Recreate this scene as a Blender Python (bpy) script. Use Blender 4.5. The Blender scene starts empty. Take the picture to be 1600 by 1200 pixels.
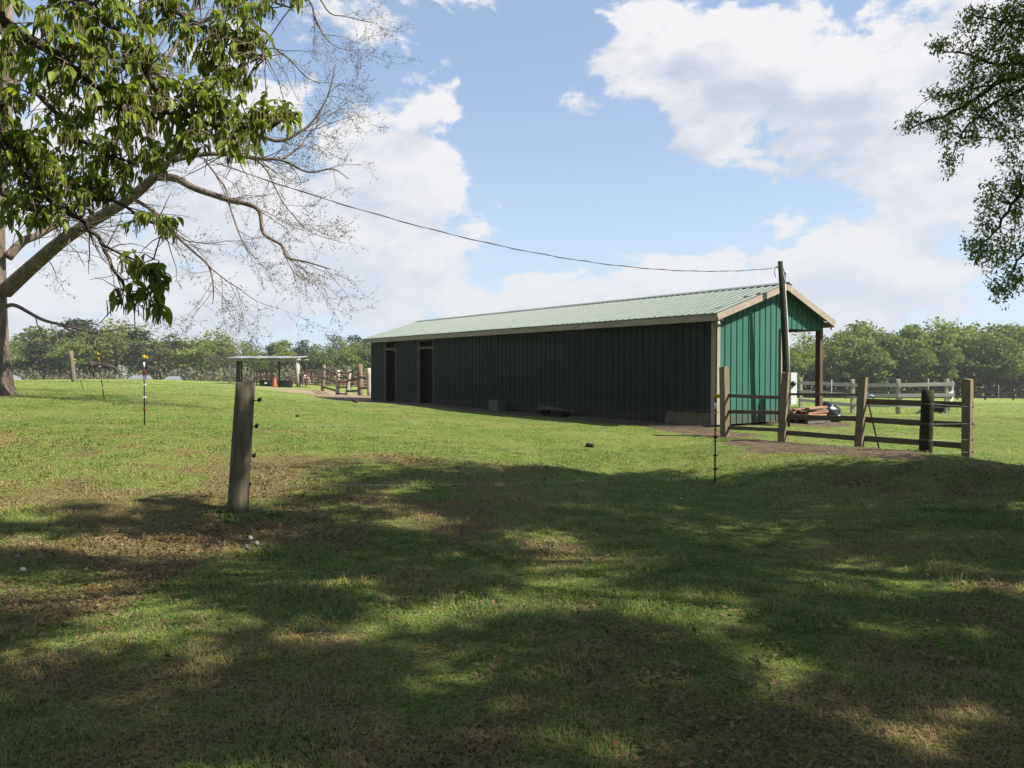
import bpy, math, random
import numpy as np
from mathutils import Vector, Matrix, Euler

random.seed(7)
rng = np.random.default_rng(11)
PI = math.pi
scene = bpy.context.scene
COL = scene.collection

# ------------------------------------------------------------------ camera
F = 1187.0                       # focal length in pixels of the 1600 px wide photograph
CAMZ = 1.5
PITCH = -math.atan(23.0 / F)
cam_data = bpy.data.cameras.new('camera')
cam_data.sensor_width = 36.0
cam_data.lens = F / 1600 * 36.0
cam_data.clip_start = 0.05
cam_data.clip_end = 6000
cam = bpy.data.objects.new('camera', cam_data)
COL.objects.link(cam)
cam.location = (0, 0, CAMZ)
cam.rotation_euler = (PI / 2 + PITCH, 0, 0)
scene.camera = cam
CR = Euler((PI / 2 + PITCH, 0, 0)).to_matrix()


def ray(px, py):
    return CR @ Vector(((px - 800) / F, -(py - 600) / F, -1.0))


def at(px, py, Y):
    r = ray(px, py)
    return Vector((0, 0, CAMZ)) + r * (Y / r.y)


# ------------------------------------------------------------------ light
SUN_AZ = Vector((0.975, -0.22, 0)).normalized()     # horizontal direction towards the sun
SUN_EL = math.radians(46)
to_sun = Vector((SUN_AZ.x * math.cos(SUN_EL), SUN_AZ.y * math.cos(SUN_EL), math.sin(SUN_EL)))
sd = bpy.data.lights.new('sun', 'SUN')
sd.energy = 5.0
sd.angle = math.radians(0.53)
sd.color = (1.0, 0.94, 0.84)
sun = bpy.data.objects.new('sun', sd)
COL.objects.link(sun)
sun.location = (30, -30, 40)
sun.rotation_euler = to_sun.to_track_quat('Z', 'Y').to_euler()

scene.view_settings.view_transform = 'Standard'
scene.view_settings.look = 'None'
scene.view_settings.exposure = 1.3
scene.view_settings.gamma = 1.0
scene.view_settings.use_curve_mapping = False

SKY_STRENGTH = 0.0505
world = bpy.data.worlds.new('World')
scene.world = world
world.use_nodes = True


class NT:
    """tiny helper for node trees"""
    def __init__(self, tree):
        self.t = tree
        self.n = tree.nodes
        self.l = tree.links

    def new(self, kind, **kw):
        nd = self.n.new(kind)
        for k, v in kw.items():
            setattr(nd, k, v)
        return nd

    def set(self, sock, v):
        if isinstance(v, bpy.types.NodeSocket):
            self.l.new(v, sock)
        else:
            if isinstance(v, tuple) and len(v) == 3 and sock.type == 'RGBA':
                v = (*v, 1)
            sock.default_value = v

    def math(self, op, a, b=None, c=None, clamp=False):
        nd = self.new('ShaderNodeMath', operation=op, use_clamp=clamp)
        for i, v in enumerate((a, b, c)):
            if v is not None:
                self.set(nd.inputs[i], v)
        return nd.outputs[0]

    def vmath(self, op, a, b=None):
        nd = self.new('ShaderNodeVectorMath', operation=op)
        self.set(nd.inputs[0], a)
        if b is not None:
            self.set(nd.inputs[1], b)
        return nd.outputs['Value'] if op in ('LENGTH', 'DISTANCE', 'DOT_PRODUCT') else nd.outputs[0]

    def noise(self, vec, scale, detail=4, rough=0.5, dist=0.0):
        nd = self.new('ShaderNodeTexNoise')
        if vec is not None:
            self.set(nd.inputs['Vector'], vec)
        nd.inputs['Scale'].default_value = scale
        nd.inputs['Detail'].default_value = detail
        nd.inputs['Roughness'].default_value = rough
        nd.inputs['Distortion'].default_value = dist
        return nd.outputs['Fac']

    def ramp(self, fac, lo, hi, a=0.0, b=1.0, smooth=True):
        nd = self.new('ShaderNodeMapRange', interpolation_type='SMOOTHSTEP' if smooth else 'LINEAR')
        self.set(nd.inputs[0], fac)
        nd.inputs[1].default_value = lo
        nd.inputs[2].default_value = hi
        nd.inputs[3].default_value = a
        nd.inputs[4].default_value = b
        return nd.outputs[0]

    def mix(self, fac, a, b, blend='MIX'):
        nd = self.new('ShaderNodeMix', data_type='RGBA', blend_type=blend)
        self.set(nd.inputs[0], fac)
        self.set(nd.inputs[6], a)
        self.set(nd.inputs[7], b)
        return nd.outputs[2]

    def mapping(self, vec, scale=(1, 1, 1), loc=(0, 0, 0)):
        nd = self.new('ShaderNodeMapping')
        self.set(nd.inputs[0], vec)
        nd.inputs['Location'].default_value = loc
        nd.inputs['Scale'].default_value = scale
        return nd.outputs[0]


W = NT(world.node_tree)
for nd in list(W.n):
    W.n.remove(nd)
sky = W.new('ShaderNodeTexSky', sky_type='NISHITA')
sky.sun_disc = False
sky.sun_elevation = SUN_EL
sky.sun_rotation = math.atan2(SUN_AZ.x, SUN_AZ.y)
sky.air_density = 1.0
sky.dust_density = 0.6
sky.ozone_density = 1.2
dirn = W.new('ShaderNodeTexCoord').outputs['Generated']
sep = W.new('ShaderNodeSeparateXYZ')
W.l.new(dirn, sep.inputs[0])
dz = sep.outputs['Z']
# cloud field: general cover plus the banks and gaps of this particular sky
# (px, py, half width px, half height px, weight)
BANKS = [(665, 205, 110, 75, 0.75), (725, 295, 70, 28, 0.35), (650, 390, 200, 85, 0.8), (400, 330, 230, 220, 0.6), (120, 250, 260, 260, 0.5),
         (620, 15, 110, 50, 0.6), (1160, 50, 190, 75, 0.85), (1370, 160, 180, 120, 0.9), (1095, 200, 60, 46, 1.6),
         (1190, 425, 240, 62, 0.9), (1440, 310, 150, 90, 0.55), (1600, 120, 120, 200, 0.6), (880, 168, 75, 30, 0.62), (975, 162, 60, 40, 0.62),
         (700, 495, 700, 40, 0.45),
         (800, 90, 150, 110, -0.9), (930, 260, 190, 90, -0.85), (1180, 320, 150, 52, -0.75), (850, 350, 100, 50, -0.5), (575, 95, 60, 60, -0.5),
         (925, 400, 60, 30, -0.5), (1475, 375, 50, 30, -0.5), (1350, 45, 60, 26, -0.4)]


def cloud_field(v, detail):
    q = W.mapping(v, scale=(1, 1, 1.8))
    a = W.noise(q, 5.2, detail, 0.62, 0.3)
    b = W.noise(W.mapping(q, loc=(3.1, 1.7, 0.4)), 15.0, max(2, detail - 4), 0.6, 0.3)
    f = W.math('MULTIPLY_ADD', W.math('SUBTRACT', a, 0.5), 4.2, W.math('MULTIPLY', W.math('SUBTRACT', b, 0.5), 1.9))
    f = W.math('ADD', f, -0.10)
    for (bx, by, hw, hh, wgt) in BANKS:
        c = ray(bx, by).normalized()
        d = W.vmath('MULTIPLY', W.vmath('SUBTRACT', v, tuple(c)), (F / hw, F / hw, F / hh))
        f = W.math('ADD', f, W.ramp(W.vmath('LENGTH', d), 0.0, 1.75, wgt * 1.05, 0.0))
    return f, b


field, n2 = cloud_field(dirn, 10)
field_up, _ = cloud_field(W.mapping(dirn, loc=(0.028, 0.0, 0.040)), 6)
cover = W.ramp(field, 0.04, 0.46)
lit = W.math('MULTIPLY_ADD', W.math('SUBTRACT', field, field_up), 0.85, 0.66)
lit = W.math('SUBTRACT', lit, W.ramp(field, 0.35, 1.6, 0.0, 0.42), clamp=True)
low = W.ramp(dz, 0.0, 0.42)
cl_dark = W.mix(low, (5.5, 5.9, 6.6), (4.7, 5.15, 6.0))
cl_lite = W.mix(low, (6.6, 6.7, 7.0), (7.5, 7.4, 7.5))
cl_col = W.mix(lit, cl_dark, cl_lite)
hazy = W.ramp(dz, 0.0, 0.36, 1.0, 0.0)
blue = W.mix(1.0, sky.outputs[0], (1.25, 1.28, 1.35), 'MULTIPLY')
blue_n = W.mix(W.math('MULTIPLY', hazy, 0.72), W.mix(0.34, blue, (5.0, 6.5, 8.3)), (5.2, 6.3, 7.5))
skyc = W.mix(W.math('MULTIPLY', cover, 0.95), blue_n, cl_col)
bg = W.new('ShaderNodeBackground')
W.l.new(skyc, bg.inputs[0])
bg.inputs[1].default_value = SKY_STRENGTH
wo = W.new('ShaderNodeOutputWorld')
W.l.new(bg.outputs[0], wo.inputs[0])


# ------------------------------------------------------------------ materials
K = 0.53


def kk(c):
    return tuple(x * K for x in c)

def new_mat(name):
    m = bpy.data.materials.new(name)
    m.use_nodes = True
    for nd in list(m.node_tree.nodes):
        m.node_tree.nodes.remove(nd)
    t = NT(m.node_tree)
    out = t.new('ShaderNodeOutputMaterial')
    b = t.new('ShaderNodeBsdfPrincipled')
    t.l.new(b.outputs[0], out.inputs[0])
    t.b, t.out = b, out
    return m, t


def bump(t, height, strength=0.4, dist=0.02):
    nd = t.new('ShaderNodeBump')
    t.set(nd.inputs['Height'], height)
    nd.inputs['Strength'].default_value = strength
    nd.inputs['Distance'].default_value = dist
    t.l.new(nd.outputs[0], t.b.inputs['Normal'])


def simple(name, col, rough=0.7, metal=0.0, vary=0.25, scale=8.0, bmp=0.0, col2=None, spec=0.3):
    m, t = new_mat(name)
    col = kk(col)
    col2 = kk(col2) if col2 else None
    p = t.new('ShaderNodeTexCoord').outputs['Object']
    n = t.noise(p, scale, 5, 0.6)
    dark = col2 or tuple(c * (1 - vary) for c in col)
    lite = col if col2 else tuple(min(1, c * (1 + vary)) for c in col)
    t.set(t.b.inputs['Base Color'], t.mix(t.ramp(n, 0.3, 0.7), dark, lite))
    t.b.inputs['Roughness'].default_value = rough
    t.b.inputs['Metallic'].default_value = metal
    t.b.inputs['Specular IOR Level'].default_value = spec
    if bmp:
        bump(t, n, bmp, 0.02)
    return m


def wood(name, col, col2, grain=(30, 30, 1.5), rough=0.85, moss=None, bmp=0.5):
    """weathered timber, grain running along local z unless told otherwise"""
    m, t = new_mat(name)
    col, col2 = kk(col), kk(col2)
    moss = kk(moss) if moss else None
    p = t.new('ShaderNodeTexCoord').outputs['Object']
    oi = t.new('ShaderNodeObjectInfo').outputs['Random']
    p = t.vmath('ADD', p, t.vmath('MULTIPLY', oi, (7.0, 3.0, 11.0)))
    g = t.noise(t.mapping(p, grain), 1.0, 6, 0.65, 0.4)
    b = t.noise(p, 2.2, 4, 0.6)
    fac = t.math('MULTIPLY_ADD', t.ramp(b, 0.3, 0.7), 0.35, t.math('MULTIPLY', t.ramp(g, 0.25, 0.75), 0.65))
    c = t.mix(fac, col2, col)
    c = t.mix(t.math('MULTIPLY', t.math('SUBTRACT', oi, 0.5), 0.35, clamp=True), c, tuple(x * 0.6 for x in col))
    if moss:
        mm = t.ramp(t.noise(p, 6.0, 6, 0.7), 0.45, 0.62)
        c = t.mix(t.math('MULTIPLY', mm, 0.8), c, moss)
    t.set(t.b.inputs['Base Color'], c)
    t.b.inputs['Roughness'].default_value = rough
    t.b.inputs['Specular IOR Level'].default_value = 0.15
    bump(t, g, bmp, 0.01)
    return m


def leafy(name, cols, trans=0.35, rough=0.6, posnoise=1.2, rnd=True, spec=0.3):
    """foliage: colour varies per leaf attribute 'tone', with light passing through"""
    m, t = new_mat(name)
    at_ = t.new('ShaderNodeAttribute', attribute_name='tone').outputs['Fac']
    if rnd:
        oi = t.new('ShaderNodeObjectInfo').outputs['Random']
        at_ = t.math('FRACT', t.math('ADD', at_, oi))
    cr = t.new('ShaderNodeValToRGB')
    els = cr.color_ramp.elements
    els[0].position = 0
    els[0].color = (*cols[0], 1)
    els[1].position = 1
    els[1].color = (*cols[-1], 1)
    for i, c in enumerate(cols[1:-1]):
        e = els.new((i + 1) / (len(cols) - 1))
        e.color = (*c, 1)
    t.l.new(at_, cr.inputs[0])
    t.l.new(cr.outputs[0], t.b.inputs['Base Color'])
    t.b.inputs['Roughness'].default_value = rough
    t.b.inputs['Specular IOR Level'].default_value = spec
    if trans > 0:
        tr = t.new('ShaderNodeBsdfTranslucent')
        t.l.new(t.mix(1.0, cr.outputs[0], (1.25, 1.35, 0.6), 'MULTIPLY'), tr.inputs[0])
        ms = t.new('ShaderNodeMixShader')
        ms.inputs[0].default_value = trans
        t.l.new(t.b.outputs[0], ms.inputs[1])
        t.l.new(tr.outputs[0], ms.inputs[2])
        t.l.new(ms.outputs[0], t.out.inputs[0])
    return m


# ------------------------------------------------------------------ numpy noise
_perm = rng.random((256, 256))


def vnoise(x, y, scale, octaves=4, seed=0):
    x = np.asarray(x, float) * scale + seed * 17.31
    y = np.asarray(y, float) * scale + seed * 9.77
    tot = np.zeros_like(x)
    amp, norm = 1.0, 0.0
    for o in range(octaves):
        xi = np.floor(x).astype(int)
        yi = np.floor(y).astype(int)
        fx = x - xi
        fy = y - yi
        fx = fx * fx * (3 - 2 * fx)
        fy = fy * fy * (3 - 2 * fy)
        a = _perm[xi % 256, yi % 256]
        b = _perm[(xi + 1) % 256, yi % 256]
        c = _perm[xi % 256, (yi + 1) % 256]
        d = _perm[(xi + 1) % 256, (yi + 1) % 256]
        tot += amp * ((a * (1 - fx) + b * fx) * (1 - fy) + (c * (1 - fx) + d * fx) * fy)
        norm += amp
        amp *= 0.55
        x = x * 2.03 + 5.3
        y = y * 2.03 + 1.9
    return tot / norm


def sstep(v, a, b):
    u = np.clip((v - a) / (b - a), 0, 1)
    return u * u * (3 - 2 * u)


# ------------------------------------------------------------------ terrain height
def cp(px, py, Y):
    v = at(px, py, Y)
    return (v.x, v.y, v.z)


CPTS = [(0, 0, 0), (-3, -4, 0.05), (4, -4, 0.0), (-25, -25, 0.2), (25, -25, 0.0), (-25, 5, 0.55), (22, 8, 0.0), (3, 4, 0.0), (-3, 4, 0.06),
        cp(368, 797, 7.3), cp(1117, 748, 10.9), cp(1446, 720, 11.7), cp(1511, 715, 12.1), cp(1127, 681, 16.1), cp(1220, 691, 14.7), cp(1341, 701, 13.5),
        cp(226, 665, 13.3), cp(163, 624, 19.5), cp(131, 608, 26), cp(15, 618, 20), cp(117, 597, 31), cp(40, 596, 45), cp(150, 595, 46), cp(300, 597, 50),
        cp(165, 592.3, 77), cp(100, 593, 75), cp(240, 593.5, 82), cp(430, 604, 68), cp(363, 600, 70), cp(506, 611, 47), cp(430, 606.5, 58), cp(470, 610, 52), cp(540, 619, 44), cp(480, 615, 38), cp(480, 625, 28), cp(420, 613, 34), cp(420, 624, 25), cp(455, 606, 64), cp(565, 619, 42),
        (4.88, 18.2, 0.10), (-6.2, 33.3, 0.12), (8.4, 20.8, 0.08), (-2.5, 36, 0.12), (0, 16, 0.13), (-3, 22, 0.2), (-5, 30, 0.2), (0, 10, 0.05),
        cp(1332, 647, 29), cp(1479, 646, 28.6), cp(1251, 640, 32), (18, 18, -0.05),
        (40, 60, -1.1), (70, 110, -2.7), (38, 112, -2.7), (90, 100, -2.8), (15, 112, -2.2), (0, 75, -0.6), (-60, 110, -1.5), (-90, 112, -1.5), (-75, 150, -2.2),
        (-35, 150, -2.2), (-10, 110, -1.2), (-100, 60, 0.2), (-60, 40, 0.8), (110, 40, -0.8), (60, 15, -0.2), (120, 160, -3.5), (0, 170, -3), (-140, 170, -3)]
_P = np.array(CPTS)
_S = 12.0


def _phi(r):
    return np.sqrt(r * r + 3.0 ** 2) * -1.0


def _fit():
    n = len(_P)
    d = np.hypot(_P[:, None, 0] - _P[None, :, 0], _P[:, None, 1] - _P[None, :, 1])
    A = np.zeros((n + 1, n + 1))
    A[:n, :n] = _phi(d) + np.eye(n) * -0.05
    A[:n, n] = 1
    A[n, :n] = 1
    b = np.zeros(n + 1)
    b[:n] = _P[:, 2]
    return np.linalg.solve(A, b)


_C = _fit()


def ground_np(x, y):
    x = np.asarray(x, float)
    y = np.asarray(y, float)
    xc = np.clip(x, -150, 150)
    yc = np.clip(y, -40, 180)
    z = np.full(xc.shape, _C[-1])
    for i in range(len(_P)):
        z = z + _C[i] * _phi(np.hypot(xc - _P[i, 0], yc - _P[i, 1]))
    near = np.exp(-(np.hypot(x, y) / 30.0) ** 2)
    z = z + near * (vnoise(x, y, 0.9, 3, 2) - 0.5) * 0.07
    return z


def gz(x, y):
    return float(ground_np(np.array([x]), np.array([y]))[0])


def seg_dist(x, y, pts):
    best = np.full(np.shape(x), 1e9)
    for (x0, y0), (x1, y1) in zip(pts[:-1], pts[1:]):
        dx, dy = x1 - x0, y1 - y0
        t = np.clip(((x - x0) * dx + (y - y0) * dy) / (dx * dx + dy * dy), 0, 1)
        best = np.minimum(best, np.hypot(x - x0 - t * dx, y - y0 - t * dy))
    return best


# barn frame: corner nearest the camera, directions across the gable and along the long wall
BC = Vector((4.88, 18.2, 0.10))
BU = Vector((0.807, 0.591, 0)).normalized()
BV = Vector((-BU.y, BU.x, 0))
BROT = math.atan2(BU.y, BU.x)
BLEN, BWID, BENC = 18.7, 4.45, 2.54


def barn_local(x, y):
    dx, dy = x - BC.x, y - BC.y
    return dx * BU.x + dy * BU.y, dx * BV.x + dy * BV.y


def bworld(u, v):
    return (BC.x + BU.x * u + BV.x * v, BC.y + BU.y * u + BV.y * v)


def hit(px, py, y0=3.0, y1=110.0):
    d = ray(px, py)
    Y = np.concatenate([np.arange(y0, 20, 0.05), np.arange(20, y1, 0.25)])
    k = Y / d.y
    f = CAMZ + d.z * k - ground_np(d.x * k, Y)
    i = np.argmax(f < 0) if (f < 0).any() else len(Y) - 1
    return (float(d.x * k[i]), float(Y[i]))


PATH = [hit(400, 604), hit(450, 607), hit(500, 613), hit(545, 619), hit(580, 627), bworld(-0.8, 15.5), bworld(-0.6, 13.0)]
WALLSTRIP = [bworld(-0.3, 20), bworld(-0.35, 8), bworld(-0.75, 1.0), bworld(-1.1, -1.2)]
FENCEDIRT = [hit(1180, 690), hit(1262, 698), hit(1345, 705), hit(1434, 718)]


def dirt_np(x, y):
    n = vnoise(x, y, 0.8, 4, 5) - 0.5
    a = 1 - sstep((seg_dist(x, y, PATH) + n * 1.6) / (0.55 + 0.022 * np.clip(y, 0, 75)), 0.9, 2.0)
    b = 1 - sstep(seg_dist(x, y, WALLSTRIP) + n * 0.9, 0.5, 1.05)
    c = (1 - sstep(seg_dist(x, y, FENCEDIRT) + n * 1.9, 0.22, 0.85))
    u, v = barn_local(x, y)
    d = ((u > -0.1) & (u < BWID + 0.2) & (v > -0.1) & (v < BLEN)) * 1.0
    e = 0.75 * (1 - sstep(np.hypot((u - 3.4) / 1.5, (v + 0.4) / 0.8) + n, 0.6, 1.2))
    return np.maximum.reduce([a, b, c, d, e])


def dry_np(x, y):
    """0 lush green .. 1 dead straw / leaf mould"""
    n = vnoise(x, y, 0.42, 5, 1)
    n2 = vnoise(x, y, 1.7, 4, 8)
    r = np.hypot(x - 0.5, y - 4.5)
    near = np.exp(-(r / 7.5) ** 2)
    left = np.exp(-(((x + 6.5) / 4.0) ** 2 + ((y - 10.5) / 3.0) ** 2))
    v = 0.52 * n + 0.48 * n2 + 0.185 * near + 0.12 * left
    return sstep(v, 0.53, 0.80)


# ------------------------------------------------------------------ mesh helpers
class MB:
    def __init__(self):
        self.v, self.f, self.s, self.tone = [], [], [], []

    def _add(self, vs, fs, smooth=False):
        o = len(self.v)
        self.v.extend([tuple(p) for p in vs])
        for f in fs:
            self.f.append(tuple(i + o for i in f))
            self.s.append(smooth)

    def box(self, c, size, rot=None):
        hx, hy, hz = size[0] / 2, size[1] / 2, size[2] / 2
        vs = []
        for sx in (-1, 1):
            for sy in (-1, 1):
                for sz in (-1, 1):
                    p = Vector((sx * hx, sy * hy, sz * hz))
                    if rot:
                        p = rot @ p
                    vs.append(Vector(c) + p)
        self._add(vs, [(0, 1, 3, 2), (4, 6, 7, 5), (0, 4, 5, 1), (2, 3, 7, 6), (0, 2, 6, 4), (1, 5, 7, 3)])
        return self

    def beam(self, p0, p1, w, h, side=None, jag=0.0):
        """board from p0 to p1; w is the horizontal thickness, h the height"""
        p0, p1 = Vector(p0), Vector(p1)
        d = (p1 - p0).normalized()
        up = Vector((0, 0, 1))
        if abs(d.z) > 0.9:
            up = Vector(side) if side else Vector((0, 1, 0))
        s = d.cross(up).normalized()
        u = s.cross(d).normalized()
        vs = []
        for p in (p0, p1):
            for a, b in ((-1, -1), (1, -1), (1, 1), (-1, 1)):
                vs.append(p + s * (a * w / 2) + u * (b * h / 2))
        self._add(vs, [(0, 3, 2, 1), (4, 5, 6, 7), (0, 1, 5, 4), (1, 2, 6, 5), (2, 3, 7, 6), (3, 0, 4, 7)])
        return self

    def tube(self, pts, radii, n=6, cap=True, smooth=True, wob=0.0):
        pts = [Vector(p) for p in pts]
        if not hasattr(radii, '__len__'):
            radii = [radii] * len(pts)
        d = (pts[1] - pts[0]).normalized()
        a = d.orthogonal().normalized()
        vs = []
        for i, p in enumerate(pts):
            if i == 0:
                t = pts[1] - pts[0]
            elif i == len(pts) - 1:
                t = pts[-1] - pts[-2]
            else:
                t = pts[i + 1] - pts[i - 1]
            t = t.normalized()
            a = (a - t * a.dot(t))
            if a.length < 1e-6:
                a = t.orthogonal()
            a.normalize()
            b = t.cross(a)
            for k in range(n):
                an = 2 * PI * k / n
                r = radii[i] * (1 + (random.uniform(-wob, wob) if wob else 0))
                vs.append(p + a * (math.cos(an) * r) + b * (math.sin(an) * r))
        fs = []
        for i in range(len(pts) - 1):
            for k in range(n):
                k2 = (k + 1) % n
                fs.append((i * n + k, i * n + k2, (i + 1) * n + k2, (i + 1) * n + k))
        self._add(vs, fs, smooth)
        if cap:
            o = len(self.v) - len(vs)
            self.f.append(tuple(o + k for k in range(n))[::-1])
            self.f.append(tuple(o + (len(pts) - 1) * n + k for k in range(n)))
            self.s += [False, False]
        return self

    def lathe(self, c, prof, n=16, smooth=True, rot=None):
        vs, fs = [], []
        for (r, z) in prof:
            for k in range(n):
                a = 2 * PI * k / n
                p = Vector((r * math.cos(a), r * math.sin(a), z))
                if rot:
                    p = rot @ p
                vs.append(Vector(c) + p)
        for i in range(len(prof) - 1):
            for k in range(n):
                k2 = (k + 1) % n
                fs.append((i * n + k, i * n + k2, (i + 1) * n + k2, (i + 1) * n + k))
        fs.append(tuple(range(n))[::-1])
        fs.append(tuple((len(prof) - 1) * n + k for k in range(n)))
        self._add(vs, fs, smooth)
        return self

    def sphere(self, c, r, n=8, m=5, sq=(1, 1, 1), jit=0.0):
        vs, fs = [], []
        for i in range(m + 1):
            th = PI * i / m
            for k in range(n):
                a = 2 * PI * k / n
                q = 1 + random.uniform(-jit, jit)
                vs.append(Vector(c) + Vector((r * sq[0] * q * math.sin(th) * math.cos(a), r * sq[1] * q * math.sin(th) * math.sin(a), r * sq[2] * q * math.cos(th))))
        for i in range(m):
            for k in range(n):
                k2 = (k + 1) % n
                fs.append((i * n + k, (i + 1) * n + k, (i + 1) * n + k2, i * n + k2))
        self._add(vs, fs, True)
        return self

    def mesh(self, name, mat, origin=(0, 0, 0)):
        me = bpy.data.meshes.new(name)
        o = Vector(origin)
        me.from_pydata([tuple(Vector(p) - o) for p in self.v], [], self.f)
        me.polygons.foreach_set('use_smooth', self.s)
        if mat:
            me.materials.append(mat)
        me.update()
        return me

    def build(self, name, mat, parent=None, origin=None, kind=None):
        if origin is None:
            origin = WORG.get(parent.name, (0, 0, 0)) if parent else (0, 0, 0)
        me = self.mesh(name, mat, origin)
        return link(name, me, parent, kind, origin)


WORG = {}


def link(name, me, parent=None, kind=None, origin=(0, 0, 0)):
    o = bpy.data.objects.new(name, me)
    COL.objects.link(o)
    if parent:
        o.parent = parent
        WORG[o.name] = origin
    else:
        o.location = origin
        WORG[o.name] = origin
    if kind:
        o['kind'] = kind
    return o


def tag(o, label, cat, group=None):
    o['label'] = label
    o['category'] = cat
    if group:
        o['group'] = group
    return o


def thing(name, label, cat, loc=(0, 0, 0), rotz=0, group=None, local=False):
    o = bpy.data.objects.new(name, None)
    o.empty_display_size = 0.2
    COL.objects.link(o)
    o.location = loc
    o.rotation_euler = (0, 0, rotz)
    WORG[o.name] = (0, 0, 0) if local else tuple(loc)
    return tag(o, label, cat, group)


def copy_tree(o, parent=None):
    c = o.copy()
    COL.objects.link(c)
    if parent:
        c.parent = parent
    for ch in list(o.children):
        copy_tree(ch, c)
    return c


def np_mesh(name, verts, faces_flat, nper, mat, tone=None, smooth=False, normals=None):
    """verts (N,3), faces as flat index array with nper verts per face, tone per vertex"""
    me = bpy.data.meshes.new(name)
    nf = len(faces_flat) // nper
    me.vertices.add(len(verts))
    me.vertices.foreach_set('co', np.ascontiguousarray(verts, dtype=np.float32).ravel())
    me.loops.add(len(faces_flat))
    me.loops.foreach_set('vertex_index', np.ascontiguousarray(faces_flat, dtype=np.int32))
    me.polygons.add(nf)
    me.polygons.foreach_set('loop_start', np.arange(0, nf * nper, nper, dtype=np.int32))
    me.polygons.foreach_set('loop_total', np.full(nf, nper, dtype=np.int32))
    if smooth:
        me.polygons.foreach_set('use_smooth', np.ones(nf, dtype=bool))
    me.update(calc_edges=True)
    if tone is not None:
        a = me.attributes.new('tone', 'FLOAT', 'POINT')
        a.data.foreach_set('value', np.ascontiguousarray(tone, dtype=np.float32))
    me.materials.append(mat)
    return me


def rand_unit(n):
    v = rng.normal(size=(n, 3))
    return v / np.linalg.norm(v, axis=1)[:, None]


def leaf_quads(c, axis, nrm, L, Wd, fold=0.0):
    """diamond leaves: c base (N,3), axis and nrm unit (N,3), L, Wd (N,). Returns verts (4N,3), faces flat"""
    side = np.cross(axis, nrm)
    side /= np.linalg.norm(side, axis=1)[:, None] + 1e-9
    nn = np.cross(side, axis)
    n = len(c)
    v = np.zeros((n, 4, 3))
    v[:, 0] = c
    v[:, 1] = c + axis * (L * 0.5)[:, None] + side * (Wd * 0.5)[:, None] + nn * (fold * Wd)[:, None]
    v[:, 2] = c + axis * L[:, None]
    v[:, 3] = c + axis * (L * 0.5)[:, None] - side * (Wd * 0.5)[:, None] + nn * (fold * Wd)[:, None]
    f = np.arange(4 * n, dtype=np.int32)
    return v.reshape(-1, 3), f


# ------------------------------------------------------------------ ground sheet
def axis_pts(lo, hi, fine, fine_lo, fine_hi, grow=1.10):
    pts = list(np.arange(fine_lo, fine_hi, fine))
    s, p = fine, pts[-1]
    while p < hi:
        s *= grow
        p += s
        pts.append(p)
    s, p = fine, pts[0]
    while p > lo:
        s *= grow
        p -= s
        pts.insert(0, p)
    return np.array(pts)


gm, t = new_mat('field_grass_soil')
pos = t.new('ShaderNodeNewGeometry').outputs['Position']
dry = t.new('ShaderNodeAttribute', attribute_name='dry').outputs['Fac']
drt = t.new('ShaderNodeAttribute', attribute_name='dirt').outputs['Fac']
nA = t.noise(pos, 0.35, 6, 0.6)
nB = t.noise(pos, 5.0, 6, 0.65)
nC = t.noise(pos, 38.0, 5, 0.7)
far = t.ramp(t.vmath('LENGTH', pos), 14, 45)
green = t.mix(t.ramp(nB, 0.35, 0.65), (0.0974, 0.1543, 0.0253), (0.1541, 0.2123, 0.0421))
green = t.mix(t.math('MULTIPLY', t.ramp(nA, 0.4, 0.62), 0.6), green, (0.2190, 0.2315, 0.0667))
straw = t.mix(t.ramp(nC, 0.35, 0.65), (0.1008, 0.0713, 0.0287), (0.2158, 0.1630, 0.0653))
c = t.mix(t.ramp(t.math('ADD', dry, t.math('MULTIPLY', t.math('SUBTRACT', nB, 0.5), 0.7)), 0.45, 1.05, 0.0, 0.8), green, straw)
c = t.mix(t.math('MULTIPLY', t.ramp(nC, 0.38, 0.60, 0.62, 0.0), t.math('SUBTRACT', 1.0, far)), c, (0.0249, 0.0200, 0.0111))
soil = t.mix(t.ramp(nB, 0.3, 0.7), (0.0638, 0.0444, 0.0288), (0.1497, 0.1081, 0.0693))
soil = t.mix(t.ramp(t.vmath('LENGTH', pos), 26, 44), soil, (0.2328, 0.1746, 0.1137))
c = t.mix(t.ramp(t.math('ADD', drt, t.math('MULTIPLY', t.math('SUBTRACT', nB, 0.5), 1.3)), 0.30, 0.75), c, soil)
t.set(t.b.inputs['Base Color'], c)
t.b.inputs['Roughness'].default_value = 0.95
t.b.inputs['Specular IOR Level'].default_value = 0.1
bump(t, t.math('ADD', nC, t.math('MULTIPLY', nB, 1.2)), 0.9, 0.05)

gx = axis_pts(-2500, 2500, 0.16, -11, 11, 1.09)
gy = axis_pts(-400, 3500, 0.16, 0.0, 21, 1.07)
GX, GY = np.meshgrid(gx, gy)
GZ = ground_np(GX.ravel(), GY.ravel())
gv = np.stack([GX.ravel(), GY.ravel(), GZ], 1)
nx, ny = len(gx), len(gy)
ii, jj = np.meshgrid(np.arange(nx - 1), np.arange(ny - 1))
a0 = (jj * nx + ii).ravel()
gf = np.stack([a0, a0 + 1, a0 + nx + 1, a0 + nx], 1).ravel()
gme = np_mesh('ground', gv, gf, 4, gm, smooth=True)
for nm, fn in (('dry', dry_np), ('dirt', dirt_np)):
    at_ = gme.attributes.new(nm, 'FLOAT', 'POINT')
    at_.data.foreach_set('value', fn(gv[:, 0], gv[:, 1]).astype(np.float32))
ground = link('ground', gme, kind='structure')

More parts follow.
